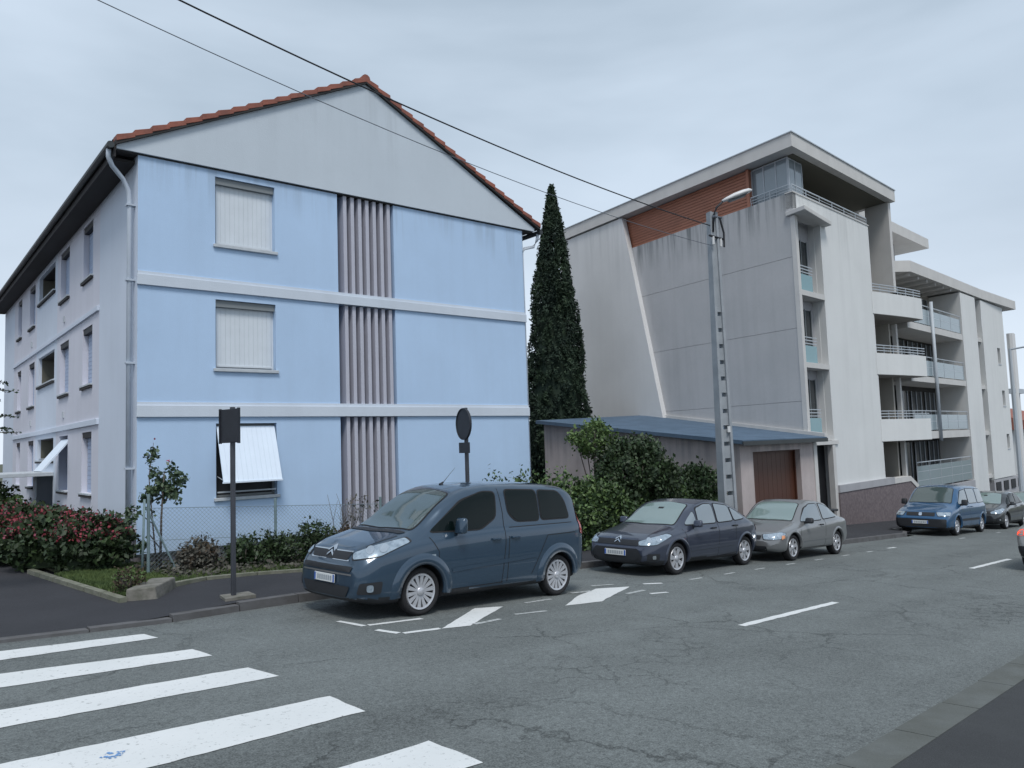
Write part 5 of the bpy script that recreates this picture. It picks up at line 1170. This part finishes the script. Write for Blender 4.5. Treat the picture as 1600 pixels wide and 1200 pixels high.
    # wheels
    for wx in spec['wheels']:
        for sg in ((-1, 1) if not simple else (-1, 1)):
            wr = spec['wr']; rr = wr * spec.get('rim', .68); yo = sg * (hw - .045); wt = .19
            def lathe(prof, m, nn=36):
                mb_ = MB(LOCAL); P = [(wx + math.cos(2 * math.pi * k / nn) * r_, yo - sg * d_, wr + math.sin(2 * math.pi * k / nn) * r_) for r_, d_ in prof for k in range(nn)]
                mb_.add(P, [(i * nn + k, i * nn + (k + 1) % nn, (i + 1) * nn + (k + 1) % nn, (i + 1) * nn + k) for i in range(len(prof) - 1) for k in range(nn)], m); return mb_
            wheel = part_empty('wheel', root)
            ty = lathe([(rr, .035), (rr + .01, .012), (wr - .035, .0), (wr - .012, .015), (wr, .04), (wr, wt - .03), (wr - .03, wt), (rr, wt)], 'tyre_rubber').build('tyre', wheel, smooth=True)
            lathe([(rr, .04), (rr - .015, .02), (rr - .035, .035), (rr - .05, .10), (.02, .10)], 'black_plastic' if spec.get('spokes', 7) else 'alloy').build('rim_well', wheel, smooth=True)
            mb_ = lathe([(rr + .002, .028), (rr - .008, .010), (rr - .03, .018), (rr - .034, .05)], 'alloy'); ns = spec.get('spokes', 7)
            for k in range(ns):
                a = 2 * math.pi * (k + .3) / ns; half0, half1 = spec.get('spw', (.028, .045)); c_, s__ = math.cos(a), math.sin(a); P = []
                for dd in (0, .03):
                    for r_, hf, dep in ((.05, half0, .03), (rr - .02, half1, .022)):
                        for q in (-1, 1): P.append((wx + c_ * r_ - s__ * hf * q, yo - sg * (dep + dd), wr + s__ * r_ + c_ * hf * q))
                mb_.add(P, [(0, 1, 3, 2), (4, 6, 7, 5), (0, 2, 6, 4), (1, 5, 7, 3), (0, 4, 5, 1), (2, 3, 7, 6)], 'alloy')
            mb_.build('rim', wheel)
            lathe([(.0, .008), (.05, .010), (.06, .02), (.065, .04)], 'alloy', 16).build('hub_cap', wheel, smooth=True)
    if spec.get('antenna'):
        ax, az, al = spec['antenna']; h = hit('top', ax, 0, 0)
        if h: MB(LOCAL).tube([(h.x, 0, h.z), (h.x + al * .75, 0, h.z + al * .75)], [.006, .002], 'black_plastic', 5).build('antenna', root); MB(LOCAL).tube([(h.x - .03, 0, h.z - .01), (h.x + .03, 0, h.z + .035)], [.03, .012], 'black_plastic', 8).build('antenna_base', root)
    return root, hit

# --- the van
van = dict(cat='van', L=4.38, W=1.81, paint='paint_van', wheels=(.95, 3.70), wr=.325, rim=.76, spokes=14, spw=(.015, .031), win_r=.07, tumble=.0, flare=.14, lip=.030,
    top=[(0, .72), (.04, .86), (.10, .93), (.28, 1.01), (.60, 1.10), (.85, 1.17), (1.02, 1.26), (1.35, 1.50), (1.65, 1.69), (1.90, 1.775), (2.3, 1.82), (2.9, 1.83), (3.6, 1.815), (4.05, 1.77), (4.21, 1.66), (4.31, 1.30), (4.36, 1.0), (4.38, .75)],
    belt=[(0, .70), (.3, .88), (.8, .98), (1.3, 1.05), (2.2, 1.10), (3.2, 1.13), (4.3, 1.15)],
    plan=[(0, .80), (.05, .86), (.13, .905), (.25, .94), (.5, .975), (.9, .995), (3.5, 1.0), (4.0, .985), (4.23, .955), (4.34, .91), (4.38, .86)],
    side_windows=[('w', [(1.10, 1.125), (2.02, 1.13), (2.34, 1.30), (2.38, 1.66), (2.12, 1.665), (1.72, 1.54)]), ('w', [(2.62, 1.36), (2.78, 1.22), (3.27, 1.22), (3.27, 1.68), (2.60, 1.69)]), ('w', [(3.33, 1.23), (4.00, 1.24), (3.93, 1.50), (3.80, 1.66), (3.33, 1.68)])],
    screens=[('windshield', 'top', [(.88, -.66), (1.62, -.56), (1.70, 0), (1.62, .56), (.88, .66), (.80, 0)], 'car_windshield'), ('rear_window', 'rear', [(-.55, 1.2), (.55, 1.2), (.5, 1.62), (-.5, 1.62)], 'car_glass')],
    headlight=[(-.26, .79), (.10, .84), (.44, 1.0), (.36, 1.055), (.02, .97), (-.27, .87)],
    gaps=[[(1.18, .33), (1.22, .85), (1.08, 1.05)], [(2.42, .32), (2.50, .9), (2.50, 1.35), (2.46, 1.72)], [(2.53, .33), (2.58, 1.0)], [(1.2, .31), (2.45, .33)], [(3.05, .40), (3.42, .98), (4.1, 1.0)], [(2.6, 1.13), (4.05, 1.16)]],
    handles=[(2.30, .97), (2.70, .98)], mouldings=[([(1.45, .58), (3.15, .68)], .055, 'paint_van')],
    mirror=(1.55, 1.13), mirror_h=.22, side_lamp=(1.12, .80), plate=.525, plate_y=.0, chevrons=(0, .83, 1.05), antenna=(1.95, 1.78, .35),
    details=[('upper_grille', 'front', [(-.44, .775), (.44, .775), (.50, .88), (-.50, .88)], 'black_plastic', .010, .02), ('grille_slot', 'front', [(-.60, .635), (.60, .635), (.62, .70), (-.62, .70)], 'black_plastic', .012, .03),
             ('lower_grille', 'front', [(-.50, .30), (.50, .30), (.60, .45), (-.60, .45)], 'black_plastic', .012, .04),
             ('fog_lamp_recess', 'fl', [(-.18, .36), (.12, .36), (.14, .52), (-.14, .50)], 'black_plastic', .010, .03), ('fog_lamp_recess', 'fr', [(.18, .36), (-.12, .36), (-.14, .52), (.14, .50)], 'black_plastic', .010, .03),
             ('fog_lamp', 'fl', [(-.05, .39), (.03, .39), (.03, .48), (-.05, .48)], 'headlamp', .020, .03), ('fog_lamp', 'fr', [(.05, .39), (-.03, .39), (-.03, .48), (.05, .48)], 'headlamp', .020, .03),
             ('tail_light', 'left', [(4.24, .98), (4.33, .95), (4.28, 1.45), (4.20, 1.45)], 'tail_red', .01, .02), ('cowl', 'top', [(.70, -.62), (.80, -.66), (.74, 0), (.80, .66), (.70, .62), (.64, 0)], 'black_plastic', .008, .02)],
    lines=[('chrome_bar', 'front', [(-.50, .885), (-.1, .885)], .018, 'chrome'), ('chrome_bar', 'front', [(.1, .885), (.50, .885)], .018, 'chrome'), ('chrome_bar', 'front', [(-.48, .775), (-.08, .775)], .02, 'chrome'), ('chrome_bar', 'front', [(.08, .775), (.48, .775)], .02, 'chrome'),
           ('wiper', 'top', [(.86, -.5), (1.02, .1)], .02, 'rubber'), ('wiper', 'top', [(.86, .05), (1.04, .55)], .02, 'rubber'), ('bonnet_gap', 'top', [(.2, -.60), (.66, -.66)], .012, 'rubber'), ('bonnet_gap', 'top', [(.2, .60), (.66, .66)], .012, 'rubber'),
           ('bumper_strip', 'front', [(-.62, .60), (.62, .60)], .022, 'paint_silver')])
car('parked_van', 'dark slate blue family van parked nearest, in front of the blue building', 5.52, 8.60, van, 'vehicles parked along the far kerb')
hatch = dict(L=4.18, W=1.76, paint='paint_hatch', wheels=(.86, 3.46), wr=.315, rim=.72, spokes=7, spw=(.03, .05), win_r=.06,
    top=[(0, .56), (.05, .68), (.14, .74), (.35, .81), (.65, .88), (.95, .945), (1.15, 1.03), (1.5, 1.25), (1.8, 1.39), (2.15, 1.455), (2.5, 1.455), (2.9, 1.41), (3.3, 1.31), (3.6, 1.17), (3.85, 1.01), (4.02, .90), (4.14, .76), (4.18, .58)],
    belt=[(0, .60), (.3, .72), (.8, .80), (1.3, .87), (2.2, .91), (3.2, .95), (4.18, .94)],
    plan=[(0, .74), (.05, .82), (.13, .88), (.25, .925), (.5, .97), (.9, .995), (3.3, 1.0), (3.7, .98), (3.98, .93), (4.12, .86), (4.18, .78)],
    side_windows=[('w', [(1.22, .955), (1.60, .96), (1.60, 1.22)]), ('w', [(1.66, .96), (2.30, .965), (2.26, 1.35), (2.0, 1.345), (1.70, 1.26)]), ('w', [(2.38, .97), (2.98, .99), (2.90, 1.30), (2.36, 1.355)]), ('w', [(3.04, .99), (3.48, 1.02), (3.25, 1.17), (2.98, 1.27)])],
    side_glass='glass_pane',
    screens=[('windshield', 'top', [(1.02, -.62), (1.72, -.50), (1.80, 0), (1.72, .50), (1.02, .62), (.96, 0)], 'car_windshield_pale'), ('rear_window', 'top', [(3.05, -.42), (3.55, -.5), (3.55, .5), (3.05, .42)], 'glass_pane')],
    headlight=[(-.28, .59), (.05, .61), (.40, .765), (.30, .80), (.0, .74), (-.28, .66)],
    gaps=[[(1.12, .30), (1.15, .75), (1.05, .93)], [(2.28, .28), (2.36, .7), (2.33, 1.36)], [(1.14, .27), (2.3, .28), (3.1, .32)], [(3.02, .60), (3.05, .95)]],
    handles=[(2.15, .86), (3.0, .88)], handle_mat='black_plastic', mouldings=[([(1.25, .47), (2.95, .50)], .05, 'paint_hatch')],
    mirror=(1.45, .95), mirror_h=.14, plate=.44, chevrons=(0, .64, .9),
    details=[('upper_grille', 'front', [(-.50, .58), (.50, .58), (.55, .68), (-.55, .68)], 'black_plastic', .010, .02), ('lower_grille', 'front', [(-.55, .26), (.55, .26), (.62, .38), (.52, .53), (-.52, .53), (-.62, .38)], 'black_plastic', .012, .04),
             ('fog_lamp_recess', 'fl', [(-.15, .30), (.10, .30), (.12, .44), (-.14, .44)], 'black_plastic', .010, .03), ('fog_lamp_recess', 'fr', [(.15, .30), (-.10, .30), (-.12, .44), (.14, .44)], 'black_plastic', .010, .03),
             ('fog_lamp', 'fl', [(-.04, .34), (.03, .34), (.03, .41), (-.04, .41)], 'lamp_detail', .018, .02), ('fog_lamp', 'fr', [(.04, .34), (-.03, .34), (-.03, .41), (.04, .41)], 'lamp_detail', .018, .02),
             ('roof_mirror', 'top', [(1.5, -.05), (1.56, -.05), (1.56, .08), (1.5, .08)], 'rubber', .012, 0), ('tail_light', 'left', [(3.98, .75), (4.12, .72), (4.08, .95), (3.96, .97)], 'tail_red', .01, .02)],
    lines=[('chrome_bar', 'front', [(-.55, .665), (-.09, .665)], .016, 'chrome'), ('chrome_bar', 'front', [(.09, .665), (.55, .665)], .016, 'chrome'), ('chrome_bar', 'front', [(-.52, .60), (-.09, .60)], .016, 'chrome'), ('chrome_bar', 'front', [(.09, .60), (.52, .60)], .016, 'chrome'),
           ('wiper', 'top', [(1.04, -.45), (1.16, .1)], .018, 'rubber'), ('bonnet_gap', 'top', [(.25, -.56), (.92, -.62)], .010, 'rubber'), ('bonnet_gap', 'top', [(.25, .56), (.92, .62)], .010, 'rubber')])
car('parked_car', 'dark blue grey hatchback parked behind the van, beside the hedge', 12.08, 8.84, hatch, 'vehicles parked along the far kerb')
third = dict(L=3.98, W=1.68, paint='paint_silver', wheels=(.80, 3.15), wr=.30, rim=.70, spokes=6, spw=(.028, .045), win_r=.05,
    top=[(0, .50), (.05, .62), (.14, .68), (.4, .76), (.8, .84), (1.05, .89), (1.2, .97), (1.5, 1.20), (1.75, 1.33), (2.0, 1.385), (2.4, 1.385), (2.8, 1.33), (3.1, 1.20), (3.35, 1.06), (3.55, .98), (3.8, .93), (3.93, .80), (3.98, .6)],
    belt=[(0, .54), (.3, .66), (.8, .74), (1.3, .80), (2.2, .85), (3.2, .90), (3.98, .88)],
    plan=[(0, .78), (.05, .85), (.13, .90), (.25, .94), (.5, .975), (.9, .995), (3.0, 1.0), (3.5, .97), (3.8, .92), (3.92, .87), (3.98, .80)],
    side_windows=[('w', [(1.28, .88), (2.30, .90), (2.22, 1.28), (1.86, 1.27), (1.62, 1.17)]), ('w', [(2.40, .91), (3.15, .95), (2.92, 1.15), (2.62, 1.25), (2.34, 1.28)])],
    side_glass='glass_pane', screens=[('windshield', 'top', [(1.10, -.60), (1.70, -.50), (1.76, 0), (1.70, .50), (1.10, .60), (1.05, 0)], 'car_windshield_pale'), ('rear_window', 'top', [(2.9, -.45), (3.3, -.5), (3.3, .5), (2.9, .45)], 'glass_pane')],
    headlight=[(-.30, .50), (.06, .52), (.24, .63), (.1, .665), (-.30, .61)],
    gaps=[[(1.10, .28), (1.14, .7), (1.08, .86)], [(2.38, .28), (2.46, .8), (2.34, 1.30)], [(1.12, .26), (2.4, .27)]], handles=[(2.22, .78)], handle_mat='black_plastic', mouldings=[([(1.05, .45), (2.9, .47)], .05, 'paint_silver')],
    mirror=(1.42, .88), mirror_h=.13, mirror_mat='black_plastic', plate=.36, plate_y=.1, side_lamp=(.92, .60),
    details=[('upper_grille', 'front', [(-.38, .50), (.38, .50), (.40, .59), (-.40, .59)], 'black_plastic', .010, .02), ('lower_grille', 'front', [(-.55, .26), (.55, .26), (.55, .36), (-.55, .36)], 'black_plastic', .012, .03),
             ('turn_signal', 'fl', [(.08, .50), (.18, .54), (.17, .60), (.09, .59)], 'orange_lens', .02, .01)],
    lines=[('wiper', 'top', [(1.12, -.45), (1.24, .1)], .018, 'rubber'), ('rear_sticker', 'top', [(1.45, .0), (1.52, .0)], .06, 'rubber')])
c3, hit3 = car('parked_car', 'silver grey three-door car with rear spoiler parked before the garage', 16.42, 8.55, third, 'vehicles parked along the far kerb')
sp_ = MB(LOCAL); sp_.hexa([(3.45, -.62, 1.06), (3.68, -.62, 1.06), (3.68, .62, 1.06), (3.45, .62, 1.06), (3.45, -.62, 1.09), (3.70, -.62, 1.12), (3.70, .62, 1.12), (3.45, .62, 1.09)], 'black_plastic'); sp_.box(3.5, 3.62, -.55, -.5, .9, 1.07, 'black_plastic'); sp_.box(3.5, 3.62, .5, .55, .9, 1.07, 'black_plastic'); sp_.build('rear_spoiler', c3, bevel=.01)
mpv = dict(cat='van', L=4.45, W=1.82, paint='paint_blue', wheels=(.95, 3.72), wr=.32, rim=.66, spokes=7, win_r=.06,
    top=[(0, .62), (.05, .76), (.15, .84), (.5, .95), (.8, 1.02), (1.0, 1.12), (1.4, 1.45), (1.7, 1.64), (2.0, 1.71), (2.6, 1.73), (3.6, 1.72), (4.15, 1.66), (4.32, 1.4), (4.42, 1.0), (4.45, .7)],
    belt=[(0, .66), (.5, .85), (1.3, .98), (2.2, 1.0), (4.45, 1.02)],
    plan=[(0, .84), (.05, .89), (.13, .93), (.3, .96), (.9, 1.0), (3.6, 1.0), (4.2, .97), (4.40, .93), (4.45, .88)],
    side_windows=[('w', [(1.25, 1.06), (2.25, 1.07), (2.22, 1.55), (1.75, 1.50)]), ('w', [(2.35, 1.07), (3.25, 1.08), (3.22, 1.57), (2.33, 1.57)]), ('w', [(3.35, 1.08), (4.15, 1.1), (4.02, 1.55), (3.33, 1.57)])],
    side_glass='glass_pane', screens=[('windshield', 'top', [(1.0, -.68), (1.65, -.58), (1.70, 0), (1.65, .58), (1.0, .68), (.95, 0)], 'car_windshield')],
    headlight=[(-.28, .66), (.10, .68), (.18, .79), (-.28, .79)], gaps=[[(1.15, .3), (1.15, .98)], [(2.3, .3), (2.3, 1.6)], [(1.15, .3), (3.2, .3)]], handles=[(2.15, .95), (2.5, .95)], mirror=(1.42, 1.05), mirror_mat='black_plastic', plate=.46, mouldings=[([(1.2, .52), (3.3, .52)], .07, 'black_plastic')],
    details=[('upper_grille', 'front', [(-.45, .66), (.45, .66), (.45, .78), (-.45, .78)], 'black_plastic', .01, .02), ('front_bumper', 'front', [(-.78, .30), (.78, .30), (.80, .57), (-.80, .57)], 'black_plastic', .014, .05), ('badge', 'front', [(-.05, .67), (.05, .67), (.05, .77), (-.05, .77)], 'chrome', .022, .03)], lines=[])
car('parked_van', 'bright blue people carrier parked further along by the balconies', 28.3, 8.62, mpv, 'vehicles parked along the far kerb')
def recol(spec, **kw): d = dict(spec); d.update(kw); return d
car('parked_car', 'black car parked directly behind the blue people carrier', 33.9, 8.5, recol(hatch, paint='paint_black', side_glass='car_glass', chevrons=None), 'vehicles parked along the far kerb', simple=True)
car('parked_car', 'dark grey car second behind the blue people carrier', 39.4, 8.5, recol(third, paint='paint_grey', details=third['details'][:2]), 'vehicles parked along the far kerb', simple=True)
car('parked_car', 'shiny blue car farthest along the parked row at the right edge', 44.8, 8.0, recol(hatch, paint='paint_bright', chevrons=None), 'vehicles parked along the far kerb', simple=True)
cut = recol(third, paint='paint_champagne', L=3.98, details=[('tail_light', 'left', [(3.84, .74), (3.94, .73), (3.92, .86), (3.83, .87)], 'tail_lit', .012, .02), ('tail_light', 'right', [(3.84, .74), (3.94, .73), (3.92, .86), (3.83, .87)], 'tail_lit', .012, .02), ('tail_light', 'rear', [(.50, .74), (.62, .74), (.62, .84), (.52, .84)], 'tail_lit', .012, .02), ('tail_light', 'rear', [(-.50, .74), (-.62, .74), (-.62, .84), (-.52, .84)], 'tail_lit', .012, .02), ('rear_bumper', 'rear', [(-.7, .30), (.7, .30), (.72, .52), (-.72, .52)], 'black_plastic', .014, .04)], plate=.36)
car('moving_car', 'pale car with lit red tail lamp cut off by the right picture edge', 19.10 + 3.98, 2.98, cut, None, flip=True)
